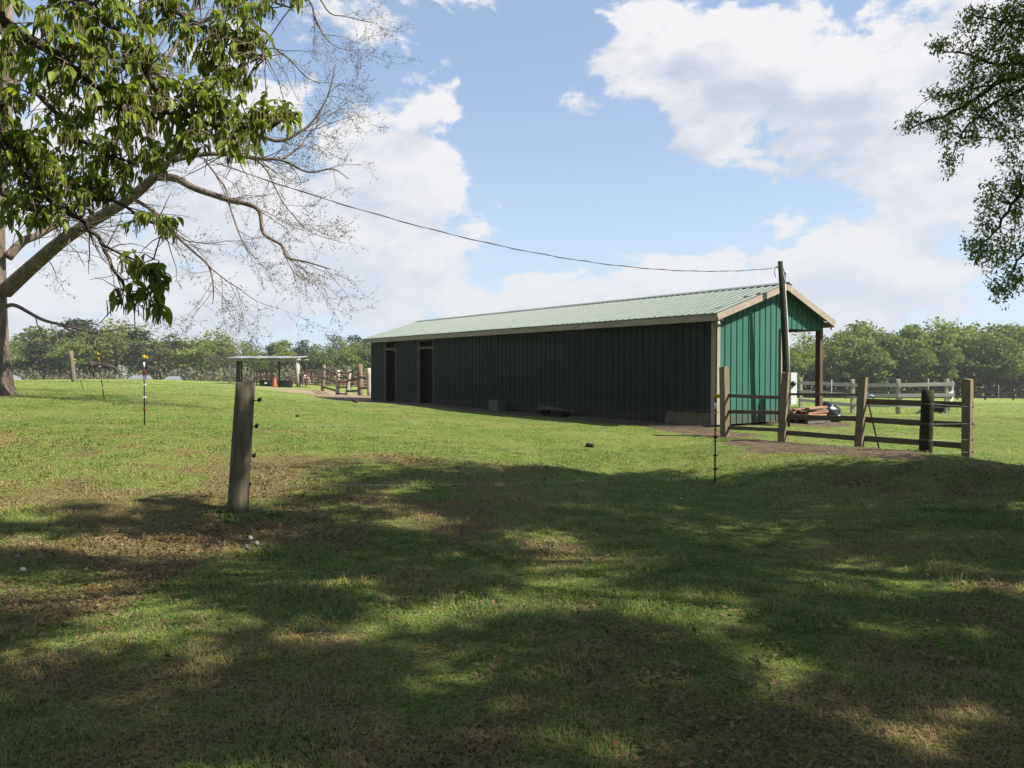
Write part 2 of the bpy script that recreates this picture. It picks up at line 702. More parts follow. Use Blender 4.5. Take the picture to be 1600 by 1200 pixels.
# ------------------------------------------------------------------ material list
M = {}
M['roof'] = simple('roof_green_metal', (0.215, 0.27, 0.228), 0.55, 0.0, 0.12, 3.0, spec=0.25)
def siding(name, c0, c1, mudc, mudh):
    m, t = new_mat(name)
    p = t.new('ShaderNodeTexCoord').outputs['Object']
    oi = t.new('ShaderNodeObjectInfo').outputs['Random']
    n = t.noise(t.mapping(p, (3, 3, 0.5)), 1.5, 6, 0.65)
    n3 = t.noise(p, 25, 4, 0.6)
    c = t.mix(t.ramp(n, 0.3, 0.7), c0, c1)
    c = t.mix(t.math('MULTIPLY', oi, 0.35), c, tuple(x * 0.72 for x in c0))
    st = t.noise(t.mapping(p, (14, 14, 0.35)), 1.0, 5, 0.7)
    c = t.mix(t.ramp(st, 0.58, 0.78, 0.0, 0.35), c, mudc)
    sepz = t.new('ShaderNodeSeparateXYZ')
    t.l.new(p, sepz.inputs[0])
    mud = t.math('MULTIPLY', t.ramp(t.math('MULTIPLY_ADD', n3, -0.5, sepz.outputs['Z']), -0.1, mudh, 0.85, 0.0), t.ramp(n3, 0.3, 0.7, 0.4, 1.0))
    c = t.mix(mud, c, mudc)
    t.set(t.b.inputs['Base Color'], c)
    t.b.inputs['Roughness'].default_value = 0.6
    t.b.inputs['Specular IOR Level'].default_value = 0.12
    bump(t, n, 0.15, 0.02)
    return m


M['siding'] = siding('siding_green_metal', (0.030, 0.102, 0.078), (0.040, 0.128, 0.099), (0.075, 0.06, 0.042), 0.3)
M['siding_shaded'] = siding('siding_shade_darkened_sheet', (0.0150, 0.0185, 0.0145), (0.024, 0.031, 0.0235), (0.048, 0.041, 0.028), 0.35)  # long wall's shade put into a darker sheet colour; the mud is dirt
M['trim'] = wood('trim_pale_board', (0.62, 0.53, 0.42), (0.38, 0.31, 0.235), (12, 12, 1.0), bmp=0.2)
M['trim_h'] = wood('trim_pale_board_long', (0.62, 0.53, 0.42), (0.38, 0.31, 0.235), (12, 1.0, 12), bmp=0.2)
M['post'] = wood('weathered_post', (0.40, 0.31, 0.19), (0.19, 0.15, 0.09), (28, 28, 1.6))
M['post_dark'] = wood('mossy_dark_post', (0.060, 0.048, 0.033), (0.028, 0.024, 0.017), (28, 28, 1.6), moss=(0.055, 0.075, 0.018))
M['rail'] = wood('weathered_rail', (0.23, 0.185, 0.12), (0.12, 0.10, 0.068), (2.2, 2.2, 26))
M['rail_white'] = wood('pale_rail', (0.92, 0.86, 0.79), (0.62, 0.57, 0.51), (1.5, 20, 20), bmp=0.2)
M['post_pale'] = wood('pale_post', (0.70, 0.62, 0.50), (0.42, 0.37, 0.29), (28, 28, 1.6))
M['pole'] = wood('utility_pole_wood', (0.075, 0.06, 0.04), (0.038, 0.032, 0.022), (30, 30, 1.0), moss=(0.05, 0.07, 0.03))
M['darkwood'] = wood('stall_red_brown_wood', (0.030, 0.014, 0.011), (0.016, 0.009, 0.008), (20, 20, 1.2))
M['kick'] = wood('bare_kickboard', (0.30, 0.26, 0.16), (0.15, 0.13, 0.075), (20, 20, 1.5))
M['plank'] = wood('raw_plank', (0.62, 0.36, 0.22), (0.40, 0.20, 0.11), (3, 20, 20))
M['greyplank'] = wood('grey_plank', (0.27, 0.25, 0.22), (0.16, 0.145, 0.125), (3, 20, 20))
M['white'] = simple('white_plastic', (1.2, 1.2, 1.16), 0.5, vary=0.08)
M['greybox'] = simple('painted_grey_metal', (0.85, 0.87, 0.88), 0.45, 0.0, 0.08)
M['glass'] = simple('meter_dark_glass', (0.04, 0.045, 0.05), 0.12, spec=0.6)
M['pvc'] = simple('grey_conduit', (1.4, 1.4, 1.4), 0.4, vary=0.06)
M['black'] = simple('black_plastic', (0.018, 0.018, 0.018), 0.5, vary=0.3)
M['bag'] = simple('black_bag_film', (0.015, 0.015, 0.017), 0.28, vary=0.3, scale=12, bmp=0.8, spec=0.5)
M['yellow'] = simple('yellow_plastic', (0.75, 0.52, 0.02), 0.45, vary=0.12)
M['orange'] = simple('orange_plastic', (0.42, 0.08, 0.018), 0.5, vary=0.15)
M['red_steel'] = simple('faded_red_steel', (0.27, 0.065, 0.045), 0.55, vary=0.25)
M['steel'] = simple('galvanised_steel', (0.50, 0.51, 0.53), 0.42, 0.3, 0.15)
M['wire'] = simple('fence_wire', (0.55, 0.55, 0.54), 0.45, 0.4, 0.1)
M['cable'] = simple('black_cable', (0.035, 0.033, 0.032), 0.6)
M['tub'] = simple('black_rubber_tub', (0.022, 0.023, 0.026), 0.6, vary=0.25)
M['clod'] = simple('dark_clod', (0.065, 0.045, 0.028), 0.95, vary=0.4, scale=20, bmp=0.8)
M['bay'] = simple('bay_horse_coat', (0.042, 0.023, 0.015), 0.6, vary=0.3, scale=2.5)
M['darkbay'] = simple('dark_horse_coat', (0.035, 0.02, 0.017), 0.6, vary=0.3, scale=2.5)
M['paint'] = simple('patched_horse_coat', (0.72, 0.68, 0.62), 0.6, scale=1.6, col2=(0.30, 0.10, 0.05))
M['mane'] = simple('black_horse_hair', (0.014, 0.012, 0.011), 0.7)
M['whiteroof'] = simple('pale_metal_roof', (0.28, 0.29, 0.32), 0.5, vary=0.06)
M['wallpale'] = simple('pale_house_wall', (0.50, 0.49, 0.46), 0.8, vary=0.06)


def bark(name, col, col2):
    m, t = new_mat(name)
    col, col2 = kk(col), kk(col2)
    p = t.new('ShaderNodeTexCoord').outputs['Object']
    g = t.noise(t.mapping(p, (7, 7, 1.6)), 1.5, 7, 0.65, 0.6)
    l = t.noise(p, 1.1, 4, 0.6)
    c = t.mix(t.ramp(g, 0.3, 0.7), col2, col)
    c = t.mix(t.math('MULTIPLY', t.ramp(l, 0.5, 0.7), 0.45), c, (0.12, 0.115, 0.085))
    t.set(t.b.inputs['Base Color'], c)
    t.b.inputs['Roughness'].default_value = 0.9
    t.b.inputs['Specular IOR Level'].default_value = 0.15
    bump(t, g, 0.9, 0.05)
    return m


M['twig'] = simple('twig_bark', (0.26, 0.20, 0.165), 0.9)
M['bark'] = bark('grey_brown_bark', (0.33, 0.26, 0.20), (0.13, 0.10, 0.078))
M['bark_dark'] = bark('dark_bark', (0.10, 0.078, 0.058), (0.045, 0.036, 0.028))
M['bud'] = leafy('twig_buds', [(0.06, 0.045, 0.03), (0.09, 0.10, 0.035), (0.13, 0.07, 0.04)], 0.2)
M['leaf'] = leafy('broad_spring_leaves', [(0.08, 0.125, 0.017), (0.135, 0.185, 0.023), (0.235, 0.27, 0.038), (0.105, 0.145, 0.02), (0.18, 0.215, 0.03)], 0.5, 0.45, spec=0.3)
M['catkin'] = leafy('brown_catkins', [(0.10, 0.075, 0.03), (0.15, 0.13, 0.045)], 0.25)
M['oakleaf'] = leafy('small_oak_leaves', [(0.09, 0.13, 0.03), (0.14, 0.185, 0.042), (0.185, 0.235, 0.055)], 0.5, 0.45)
M['shadeleaf'] = leafy('shade_tree_leaves', [(0.045, 0.085, 0.018), (0.075, 0.125, 0.025)], 0.30, 0.5)
FAR = {
    'lime': leafy('far_lime_foliage', [(0.118, 0.150, 0.033), (0.150, 0.182, 0.040), (0.180, 0.205, 0.050)], 0.42, 0.7, rnd=False),
    'mid': leafy('far_mid_foliage', [(0.088, 0.122, 0.030), (0.116, 0.150, 0.036), (0.140, 0.172, 0.043)], 0.42, 0.7, rnd=False),
    'olive': leafy('far_olive_foliage', [(0.0864, 0.0864, 0.0333), (0.1097, 0.1097, 0.0399), (0.1330, 0.1230, 0.0499)], 0.42, 0.7, rnd=False),
    'pine': leafy('far_pine_foliage', [(0.0233, 0.0386, 0.0173), (0.0333, 0.0499, 0.0213), (0.0432, 0.0585, 0.0266)], 0.15, 0.7, rnd=False),
    'pale_bare': leafy('far_pale_thicket', [(0.085, 0.076, 0.055), (0.11, 0.10, 0.07), (0.10, 0.105, 0.055)], 0.2, 0.8, rnd=False),
    'bare': leafy('far_bare_twigs', [(0.050, 0.044, 0.030), (0.066, 0.058, 0.038), (0.062, 0.064, 0.030)], 0.1, 0.8, rnd=False),
}

# ------------------------------------------------------------------ barn
barn = thing('barn', 'long green metal barn with pale green ribbed roof, two stall doorways and open porch corner', 'barn', BC, BROT, local=True)
EAVE_Z, RIDGE_Z, RIDGE_X = 2.72, 3.60, 2.5
XL, XR = -0.25, 4.70
Y0, Y1 = -0.25, 18.95
PITCHW = 0.9144


def roof_z(x):
    if x < RIDGE_X:
        return EAVE_Z + (x - XL) / (RIDGE_X - XL) * (RIDGE_Z - EAVE_Z)
    return EAVE_Z + (XR - x) / (XR - RIDGE_X) * (RIDGE_Z - EAVE_Z)


def rib_profile(a0, a1, h=0.019):
    pts = [(a0, 0.0)]
    k = math.floor(a0 / 0.2286) - 1
    while True:
        c = k * 0.2286 + 0.1143
        if c - 0.035 > a1:
            break
        for da, hh in ((-0.020, 0), (-0.010, h), (0.010, h), (0.020, 0)):
            if a0 < c + da < a1:
                pts.append((c + da, hh))
        k += 1
    pts.append((a1, 0.0))
    return pts


def roof_panel_mesh(xe, xr):
    mb = MB()
    ze, zr = EAVE_Z, RIDGE_Z
    nrm = Vector((-(zr - ze) * (1 if xr > xe else -1), 0, abs(xr - xe))).normalized()
    prof = rib_profile(0.0, PITCHW - 0.004, 0.022)
    vs = []
    for th in (0, -0.006):
        for (x, z) in ((xe, ze), (xr, zr)):
            for (a, h) in prof:
                vs.append(Vector((x, a, z)) + nrm * (h + th))
    n = len(prof)
    fs = []
    for i in range(n - 1):
        fs += [(i, i + 1, n + i + 1, n + i), (2 * n + i, 3 * n + i, 3 * n + i + 1, 2 * n + i + 1), (i, 2 * n + i, 2 * n + i + 1, i + 1)]
    mb._add(vs, fs)
    return mb.mesh('roof_panel', M['roof'])


meL, meR = roof_panel_mesh(XL - 0.03, RIDGE_X), roof_panel_mesh(XR + 0.03, RIDGE_X)
for k in range(21):
    for me in (meL, meR):
        o = link('roof_panel', me, barn)
        o.location = (0, Y0 + k * PITCHW, random.uniform(0, 0.003))
mb = MB()
vs, fs = [], []
for (x, z) in ((RIDGE_X - 0.19, roof_z(RIDGE_X - 0.19) + 0.030), (RIDGE_X, RIDGE_Z + 0.036), (RIDGE_X + 0.19, roof_z(RIDGE_X + 0.19) + 0.030)):
    for k in range(22):
        vs.append((x, Y0 - 0.03 + k * (Y1 - Y0 + 0.06) / 21, z + random.uniform(-0.003, 0.003)))
for r_ in range(2):
    for k in range(21):
        fs.append((r_ * 22 + k, (r_ + 1) * 22 + k, (r_ + 1) * 22 + k + 1, r_ * 22 + k + 1))
mb._add(vs, fs)
mb.build('ridge_cap', M['roof'], barn)


def wall_panel_mesh(axis, a0, a1, zb, top, fixed, sign, name='siding_panel', mat='siding'):
    """ribbed sheet; axis 'v' runs along y at x=fixed, axis 'u' runs along x at y=fixed; ribs point towards -sign"""
    prof = rib_profile(a0, a1)
    vs, fs = [], []
    zbf = zb if callable(zb) else (lambda a: zb)
    for (a, h) in prof:
        for z in (zbf(a), top(a)):
            vs.append((fixed - h * sign, a, z) if axis == 'v' else (a, fixed - h * sign, z))
    for i in range(len(prof) - 1):
        q = (2 * i, 2 * i + 1, 2 * i + 3, 2 * i + 2)
        fs.append(q if axis == 'v' else q[::-1])
    mb = MB()
    mb._add(vs, fs)
    return mb.mesh(name, M[mat])


def wall_run(axis, a0, a1, zb, top, fixed, sign=1):
    a = a0
    while a < a1 - 1e-3:
        b = min(a1, (math.floor(a / PITCHW + 1e-6) + 1) * PITCHW)
        link('siding_panel', wall_panel_mesh(axis, a, b - 0.003, zb, top, fixed + random.uniform(0, 0.004), sign, mat='siding_shaded' if axis == 'v' else 'siding'), barn)
        a = b


SOFF = 2.56
DOORS = [(13.29, 14.48), (16.36, 17.40)]
wt = lambda a: SOFF
zb_long = lambda a: (0.33 + 0.018 * math.sin(a * 9) + 0.012 * math.sin(a * 23)) if a < 1.66 else 0.03
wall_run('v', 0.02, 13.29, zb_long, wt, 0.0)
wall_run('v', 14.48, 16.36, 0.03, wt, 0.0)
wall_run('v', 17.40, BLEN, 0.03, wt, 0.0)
gt = lambda a: roof_z(a) - 0.05
wall_run('u', 0.02, BENC, 0.06, gt, 0.0)
wall_run('u', BENC, RIDGE_X + 2.0, 2.46, gt, 0.0)
wall_run('u', 0.02, BENC, 0.03, gt, BLEN, -1)
wall_run('u', BENC, BWID, 2.46, gt, BLEN, -1)
# boarded wall between the stalls and the open aisle
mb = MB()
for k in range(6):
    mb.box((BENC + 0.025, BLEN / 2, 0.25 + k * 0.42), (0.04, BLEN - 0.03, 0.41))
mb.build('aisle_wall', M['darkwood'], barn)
mb = MB()
# stall doors and transoms
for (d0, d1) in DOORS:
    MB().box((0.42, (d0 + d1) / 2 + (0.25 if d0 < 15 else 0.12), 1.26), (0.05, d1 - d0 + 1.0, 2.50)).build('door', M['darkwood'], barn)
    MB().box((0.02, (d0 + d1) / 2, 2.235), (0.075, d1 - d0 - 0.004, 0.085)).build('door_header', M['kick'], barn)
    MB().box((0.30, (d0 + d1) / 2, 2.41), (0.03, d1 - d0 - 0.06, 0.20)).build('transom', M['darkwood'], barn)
    for y in (d0 + 0.024, d1 - 0.024):
        MB().box((0.01, y, 1.30), (0.075, 0.045, 2.50)).build('door_jamb', M['post'], barn)
# kickboards where the sheet has torn away
for k in range(9):
    MB().box((0.028, 0.10 + k * 0.18, 0.20 - (k % 3) * 0.006), (0.025, 0.172, 0.36)).build('kickboard', M['kick'], barn)
# corner trims
mb = MB()
mb.box((-0.014, 0.055, 1.30), (0.022, 0.13, 2.48)); mb.box((0.055, -0.034, 1.32), (0.11, 0.022, 2.50))
mb.build('corner_trim', M['trim'], barn)
MB().box((BENC + 0.03, -0.025, 1.27), (0.055, 0.05, 2.38)).build('corner_trim', M['trim'], barn)
MB().box((-0.012, BLEN - 0.05, 1.30), (0.022, 0.10, 2.48)).build('corner_trim', M['siding'], barn)
# eaves, rakes
MB().box((XL, (Y0 + Y1) / 2, EAVE_Z - 0.10), (0.025, Y1 - Y0 - 0.05, 0.155)).build('eave_fascia', M['trim_h'], barn)
MB().box((XR, (Y0 + Y1) / 2, EAVE_Z - 0.10), (0.025, Y1 - Y0 - 0.05, 0.155)).build('eave_fascia', M['trim_h'], barn)
MB().box((XL / 2 - 0.005, (Y0 + Y1) / 2, SOFF + 0.008), (-XL - 0.02, Y1 - Y0 - 0.06, 0.014)).build('soffit', M['trim_h'], barn)
for yy in (Y0, Y1):
    for (xa, xb) in ((XL - 0.012, RIDGE_X), (XR + 0.012, RIDGE_X)):
        za, zb_ = roof_z(xa) - 0.088, RIDGE_Z - 0.088
        MB().beam((xa, yy, za), (xb, yy, zb_), 0.025, 0.155).build('rake_board', M['trim_h'], barn)
# underside of the rake overhang and roof purlins
for k in range(10):
    y = k * BLEN / 9
    for (xa, xb) in ((0.03, RIDGE_X), (XR - 0.05, RIDGE_X)):
        mb = MB()
        mb.beam((xa, min(max(y, 0.06), BLEN - 0.06), roof_z(xa) - 0.12), (xb, min(max(y, 0.06), BLEN - 0.06), roof_z(xb) - 0.12), 0.045, 0.16)
        mb.build('rafter', M['post'], barn)
for x in (0.35, 1.1, 1.8, 3.0, 3.7, 4.4):
    MB().box((x, (Y0 + Y1) / 2, roof_z(x) - 0.028), (0.09, Y1 - Y0 - 0.06, 0.036)).build('purlin', M['post'], barn)
# aisle posts and beam
for k in range(7):
    y = 0.075 + k * (BLEN - 0.15) / 6
    MB().box((BWID + 0.03, y, 1.26), (0.14, 0.14, 2.5)).build('post', M['post_dark'] if k else wood('brown_porch_post', (0.22, 0.15, 0.10), (0.11, 0.075, 0.05)), barn)
MB().box((BWID + 0.03, BLEN / 2, 2.53), (0.09, BLEN, 0.16)).build('beam', M['post'], barn)
MB().box(((BENC + BWID) / 2 + 0.02, 0.055, 2.50), (BWID - BENC - 0.16, 0.05, 0.12)).build('beam', M['post_dark'], barn)
# little flood lamps under the two eave corners
for (x, y, z) in ((-0.16, -0.20, 2.52), (4.62, -0.20, 2.54)):
    mb = MB()
    mb.tube([(x, y, z + 0.07), (x, y, z + 0.02)], 0.018, 6)
    lamp = mb.build('flood_lamp', M['white'], barn)
    MB().lathe((x, y, z - 0.05), [(0.012, 0.07), (0.028, 0.05), (0.045, 0.0), (0.03, -0.015)], 10).build('bulb', M['white'], lamp, origin=(0, 0, 0))

# ------------------------------------------------------------------ utility pole with its electric panel
pb = Vector((6.86, 18.95, 0)); pb.z = gz(pb.x, pb.y) - 0.05
pt = at(1219, 408, 18.8)
pole = thing('utility_pole', 'tall leaning wooden utility pole with white conduit and grey electric panel at the barn gable', 'utility pole', pb)


def pp(f):
    v = pb.lerp(pt, f)
    v.x += 0.035 * math.sin(f * PI)
    return v


MB().tube([pp(f) for f in (0, 0.2, 0.4, 0.6, 0.8, 1.0)], [0.085, 0.08, 0.074, 0.068, 0.062, 0.058], 10, wob=0.05).build('shaft', M['pole'], pole)
off = Vector((0.082, -0.02, 0))
MB().tube([pp(f) + off * k for f, k in ((0.30, 1.05), (0.5, 1.0), (0.7, 0.95), (0.90, 0.9))] + [pp(0.93) + Vector((0.10, -0.02, 0.02)), pp(0.93) + Vector((0.16, -0.02, 0.0))], 0.016, 6).build('conduit', M['pvc'], pole)
MB().lathe(pp(0.93) + Vector((0.10, -0.02, 0.0)), [(0.02, -0.04), (0.035, 0.0), (0.025, 0.04)], 8).build('weatherhead', M['greybox'], pole)
bx = at(1237.5, 607, 19.1)
panel = MB().box(bx, (0.20, 0.13, 0.80), Matrix.Rotation(BROT * 0.7, 3, 'Z')).build('electric_panel', M['greybox'], pole)
MB().lathe(bx + Vector((0, -0.065, 0.12)), [(0.07, 0.0), (0.07, 0.03), (0.055, 0.07), (0.02, 0.085)], 12, rot=Matrix.Rotation(PI / 2, 3, 'X')).build('meter', M['glass'], panel, origin=WORG['utility_pole'])
mb = MB()
mb.tube([pp(0.965) + Vector((-0.05, -0.02, 0)), pp(0.965) + Vector((-0.14, -0.02, 0)), pp(0.955) + Vector((-0.16, -0.02, -0.10)), pp(0.945) + Vector((-0.13, -0.02, -0.18))], 0.008, 5)
mb.tube([pp(0.95) + Vector((0.05, -0.03, 0.02)), pp(0.92) + Vector((0.10, -0.05, -0.04)), pp(0.88) + Vector((0.07, -0.05, -0.06))], 0.008, 5)
mb.build('drip_loop', M['cable'], pole)
MB().lathe(pp(0.965) + Vector((-0.07, -0.02, 0)), [(0.018, -0.03), (0.03, -0.01), (0.03, 0.01), (0.018, 0.03)], 8).build('insulator', M['greybox'], pole)

A, B, SAG = Vector((6.58, 18.8, 4.01)), Vector((-9, 6, 5.97)), 1.24
pts = []
for i in range(61):
    s = i / 60
    p = A.lerp(B, s)
    p.z -= 4 * SAG * s * (1 - s)
    pts.append(p)
mb = MB().tube(pts, 0.0062, 5)
pts2 = [p + Vector((0.014 * math.sin(i * 1.9), 0, 0.014 * math.cos(i * 1.9))) for i, p in enumerate(pts)]
mb.tube(pts2, 0.004, 4)
tag(mb.build('service_cable', M['cable']), 'long sagging overhead cable from the left tree to the utility pole top', 'cable')


# ------------------------------------------------------------------ fences
def lean_post(mb, base, top, r=None, sq=None, n=10, rings=5, wob=0.03, roty=0.6):
    base, top = Vector(base), Vector(top)
    if r:
        mb.tube([base.lerp(top, i / (rings - 1)) for i in range(rings)], [r[0] + (r[1] - r[0]) * i / (rings - 1) for i in range(rings)], n, wob=wob)
    else:
        w, d = sq
        ax = Vector((math.cos(roty), math.sin(roty), 0))
        ay = Vector((-ax.y, ax.x, 0))
        vs = []
        for i in range(rings):
            p = base.lerp(top, i / (rings - 1))
            for a, b in ((-1, -1), (1, -1), (1, 1), (-1, 1)):
                q = 1 + random.uniform(-wob, wob)
                z = random.uniform(-0.02, 0.012) if i == rings - 1 else 0
                vs.append(p + ax * (a * w / 2 * q) + ay * (b * d / 2 * q) + Vector((0, 0, z)))
        fs = []
        for i in range(rings - 1):
            for k in range(4):
                fs.append((i * 4 + k, i * 4 + (k + 1) % 4, (i + 1) * 4 + (k + 1) % 4, (i + 1) * 4 + k))
        fs.append(tuple((rings - 1) * 4 + k for k in range(4)))
        mb._add(vs, fs)
    return mb


def sink(v, d=0.12):
    """foot of a post: on the ground below it, pushed in a little"""
    return Vector((v.x, v.y, gz(v.x, v.y) - d))


fp = {'a': (1133, 680, 16.1, 1131, 573), 'b': (1221, 691, 14.7, 1228, 582), 'c': (1341.5, 700, 13.5, 1349, 589), 'e': (1511, 715, 12.1, 1512, 592)}
o0 = at(1133, 680, 16.1)
rfence = thing('rail_fence', 'weathered three rail wooden fence in front of the green gable, bare dirt under it', 'fence', (o0.x, o0.y, gz(o0.x, o0.y)))
for k, (bx_, by_, Y, tx_, ty_) in fp.items():
    lean_post(MB(), sink(at(bx_, by_, Y)), at(tx_, ty_, Y), sq=(0.125, 0.125) if k != 'a' else (0.14, 0.14), roty={'a': -0.95, 'b': -0.66, 'c': -0.80, 'e': -0.90}[k]).build('post', M['post'], rfence)
RAILS = {('a', 'b'): [(617.5, 621, .07), (643, 645, .075), (668, 672, .075)],
         ('b', 'c'): [(616, 617, .045), (650.5, 654, .095), (675.5, 685, .095)],
         ('c', 'e'): [(627, 632.5, .10), (655, 664, .10), (684.5, 697, .10)]}
for (k0, k1), rl in RAILS.items():
    X0, _, Ya, X0t, _ = fp[k0]
    X1, _, Yb, X1t, _ = fp[k1]
    for (ya, yb, h) in rl:
        fa = (fp[k0][1] - ya) / (fp[k0][1] - fp[k0][4])
        fb = (fp[k1][1] - yb) / (fp[k1][1] - fp[k1][4])
        pa = at(X0 + (X0t - X0) * fa, ya, Ya + 0.09)
        pbb = at(X1 + (X1t - X1) * fb, yb, Yb + 0.09)
        dd = (pbb - pa).normalized()
        mid = pa.lerp(pbb, 0.5) + Vector((0, 0, random.uniform(-0.012, 0.004)))
        mb = MB()
        mb.beam(pa - dd * 0.09, mid, 0.036, h)
        mb.beam(mid, pbb + dd * 0.09, 0.036, h * 0.97)
        mb.build('rail', M['rail'], rfence)

# mossy round post standing before the fence, with insulators
c0 = sink(at(1445.5, 719, 11.7)); c1 = at(1450, 609, 11.7)
gp = thing('fence_post', 'thick dark mossy round post standing in front of the rail fence', 'fence post', c0 + Vector((0, 0, 0.12)))
lean_post(MB(), c0, c1, r=(0.098, 0.092), n=12, rings=6).build('shaft', M['post_dark'], gp)
ends = [at(1455, y, 11.66) for y in (631, 662, 687, 707)]
for e in ends:
    MB().sphere(e, 0.022, 8, 5).build('insulator', M['black'], gp)
e5 = [at(1519, y, 12.08) for y in (636, 662, 687, 706)]
for e in e5:
    mb = MB().sphere(e, 0.022, 8, 5)
    mb.tube([e, e + Vector((-0.06, 0, 0))], 0.006, 5)
    mb.build('insulator', M['black'], rfence)
for i, (a, b) in enumerate(zip(ends, e5)):
    w = MB().tube([at(1437, [631, 662, 687, 707][i], 11.6), a + Vector((0, -0.1, 0.0)), b], 0.0022, 4).build('fence_wire', M['wire'])
    tag(w, ['thin wire between the mossy post and the end post, topmost of four', 'thin wire between the mossy post and the end post, second from the top', 'thin wire between the mossy post and the end post, third from the top', 'thin wire between the mossy post and the end post, lowest one'][i], 'wire', 'wires between the mossy post and the end post')

# slanting bar propped behind the third post
b0, b1 = at(1376, 697, 14.0), at(1354, 618, 13.75)
bar = thing('steel_prop', 'dark slanting steel prop with blue white cap leaning behind the third fence post', 'prop', (b0.x, b0.y, gz(b0.x, b0.y)))
MB().tube([sink(b0, 0.05), b1], 0.014, 6).build('bar', M['black'], bar)
mb = MB().box(b1, (0.05, 0.05, 0.13)); mb.tube([b1, b1 + Vector((0.13, 0, -0.01))], 0.02, 6)
mb.build('cap', simple('blue_white_cap', (0.30, 0.42, 0.62), 0.5), bar)

# lone leaning post on the left
c0 = at(370.5, 797, 7.3); c1 = at(383.5, 597.5, 7.38)
lp = thing('fence_post', 'thick grey round wooden post leaning right with black peg insulators, alone on the left lawn', 'fence post', (c0.x, c0.y, gz(c0.x, c0.y)))
c0.z = gz(c0.x, c0.y) - 0.08
lean_post(MB(), c0, c1, r=(0.101, 0.090), n=20, rings=9, wob=0.012).build('shaft', wood('grey_round_post', (0.33, 0.28, 0.18), (0.10, 0.085, 0.055), (34, 34, 1.3)), lp)
pegs = []
for (px, py) in ((405, 625), (400.5, 666), (396.5, 712), (389.5, 757)):
    e = at(px, py, 7.36)
    f = (797 - py) / 200
    q = c0.lerp(c1, f) + Vector((0.08, 0, 0))
    q.z = e.z - 0.006
    ins = MB().sphere(e, 0.019, 8, 6, (1, 1, 1.15)).sphere(e + Vector((0.012, 0, 0.012)), 0.012, 6, 4).build('insulator', M['black'], lp)
    MB().tube([q, e], 0.005, 5).build('peg', M['black'], ins, origin=WORG[lp.name])
    pegs.append(e)


# step in posts of the electric fence
def step_post(base, top, label, bands):
    base, top = Vector(base), Vector(top)
    r = thing('step_in_post', label, 'fence post', (base.x, base.y, gz(base.x, base.y)), group='step-in posts of the electric fence')
    base = sink(base, 0.08)
    MB().tube([base, base.lerp(top, 0.5), top], [0.011, 0.011, 0.010], 6).build('rod', M['black'], r)
    MB().sphere(top, 0.034, 8, 6, (1.2, 0.9, 1.1)).box(top + Vector((0.03, 0, 0.0)), (0.06, 0.03, 0.05)).build('cap', M['yellow'], r)
    for (f, col) in bands:
        p = base.lerp(top, f)
        mb = MB().box(p, (0.045, 0.03, 0.028))
        mb.tube([p, p + Vector((0.04, -0.02, 0.012))], 0.007, 5)
        mb.build('clip', M[col], r)
    mb = MB().tube([base.lerp(top, 0.93), base.lerp(top, 0.86)], 0.016, 6)
    mb.build('sleeve', M['white'] if len(bands) > 3 else M['yellow'], r)
    return top, base


s1 = step_post(at(226, 665, 13.3), at(225, 558, 13.3), 'nearest upright yellow capped step-in post on the left lawn, orange and white clips', [(0.80, 'orange'), (0.78, 'orange'), (0.62, 'white'), (0.45, 'white'), (0.28, 'orange')])
s2 = step_post(at(163.5, 624, 19.5), at(153, 553, 19.5), 'yellow capped step-in post leaning left in front of the grazing bay horse', [(0.74, 'white'), (0.5, 'white'), (0.3, 'white')])
s3 = step_post(at(131, 608, 26), at(115.5, 562, 26), 'small far step-in post leaning beside the slanted wooden post', [(0.7, 'white'), (0.4, 'white')])
s4 = step_post(at(1117, 748, 10.9), at(1118, 619, 10.9), 'yellow capped step-in post in front of the near barn corner', [(0.82, 'yellow'), (0.55, 'black'), (0.35, 'black'), (0.2, 'black')])
wl = ['second highest wire of the electric fence crossing the lawn before the barn', 'lowest pale wire of the electric fence crossing the shaded lawn']
for i, (p, f) in enumerate(((pegs[1], 0.86), (pegs[3], 0.13))):
    q = s4[1].lerp(s4[0], f)
    pts = [p.lerp(q, k / 12) + Vector((0, 0, -0.05 * 4 * (k / 12) * (1 - k / 12))) for k in range(13)]
    tag(MB().tube(pts, 0.0008 + 0.0010 * i, 4).build('fence_wire', M['wire']), wl[i], 'wire', 'wires across the lawn')
c0, c1 = at(117, 597, 31), at(110, 548, 31)
tag(lean_post(MB(), sink(c0, 0.3), c1, r=(0.10, 0.085), n=8).build('fence_post', wood('grey_slanted_post', (0.30, 0.26, 0.20), (0.14, 0.12, 0.09))), 'thick slanted wooden post on the left rise beside a small step-in post', 'fence post')

# ------------------------------------------------------------------ white paddock fence behind the porch
o0 = at(1403, 648, 28.8)
pf = thing('paddock_fence', 'pale board paddock fence behind the barn porch', 'fence', (o0.x, o0.y, gz(o0.x, o0.y)))
PXS = [(1251, 34.5), (1332, 29.6), (1403, 28.8), (1479, 28.6)]
tops = []
for (px, Y) in PXS:
    b = at(px, 640, Y)
    f = sink(b)
    tp = Vector((f.x, f.y, f.z + 0.12 + 1.32))
    lean_post(MB(), f, tp, sq=(0.12, 0.12), roty=0.1).build('post', M['post_pale'], pf)
    tops.append(tp)
for i in range(3):
    a, b = tops[i], tops[i + 1]
    for dzv, h in ((0.22, 0.14), (0.62, 0.13), (1.0, 0.13)):
        MB().beam(a + Vector((-0.05, -0.085, -dzv)), b + Vector((0.05 if i < 2 else 0.25, -0.085, -dzv + random.uniform(-.02, .02))), 0.03, h).build('rail', M['rail_white'], pf)
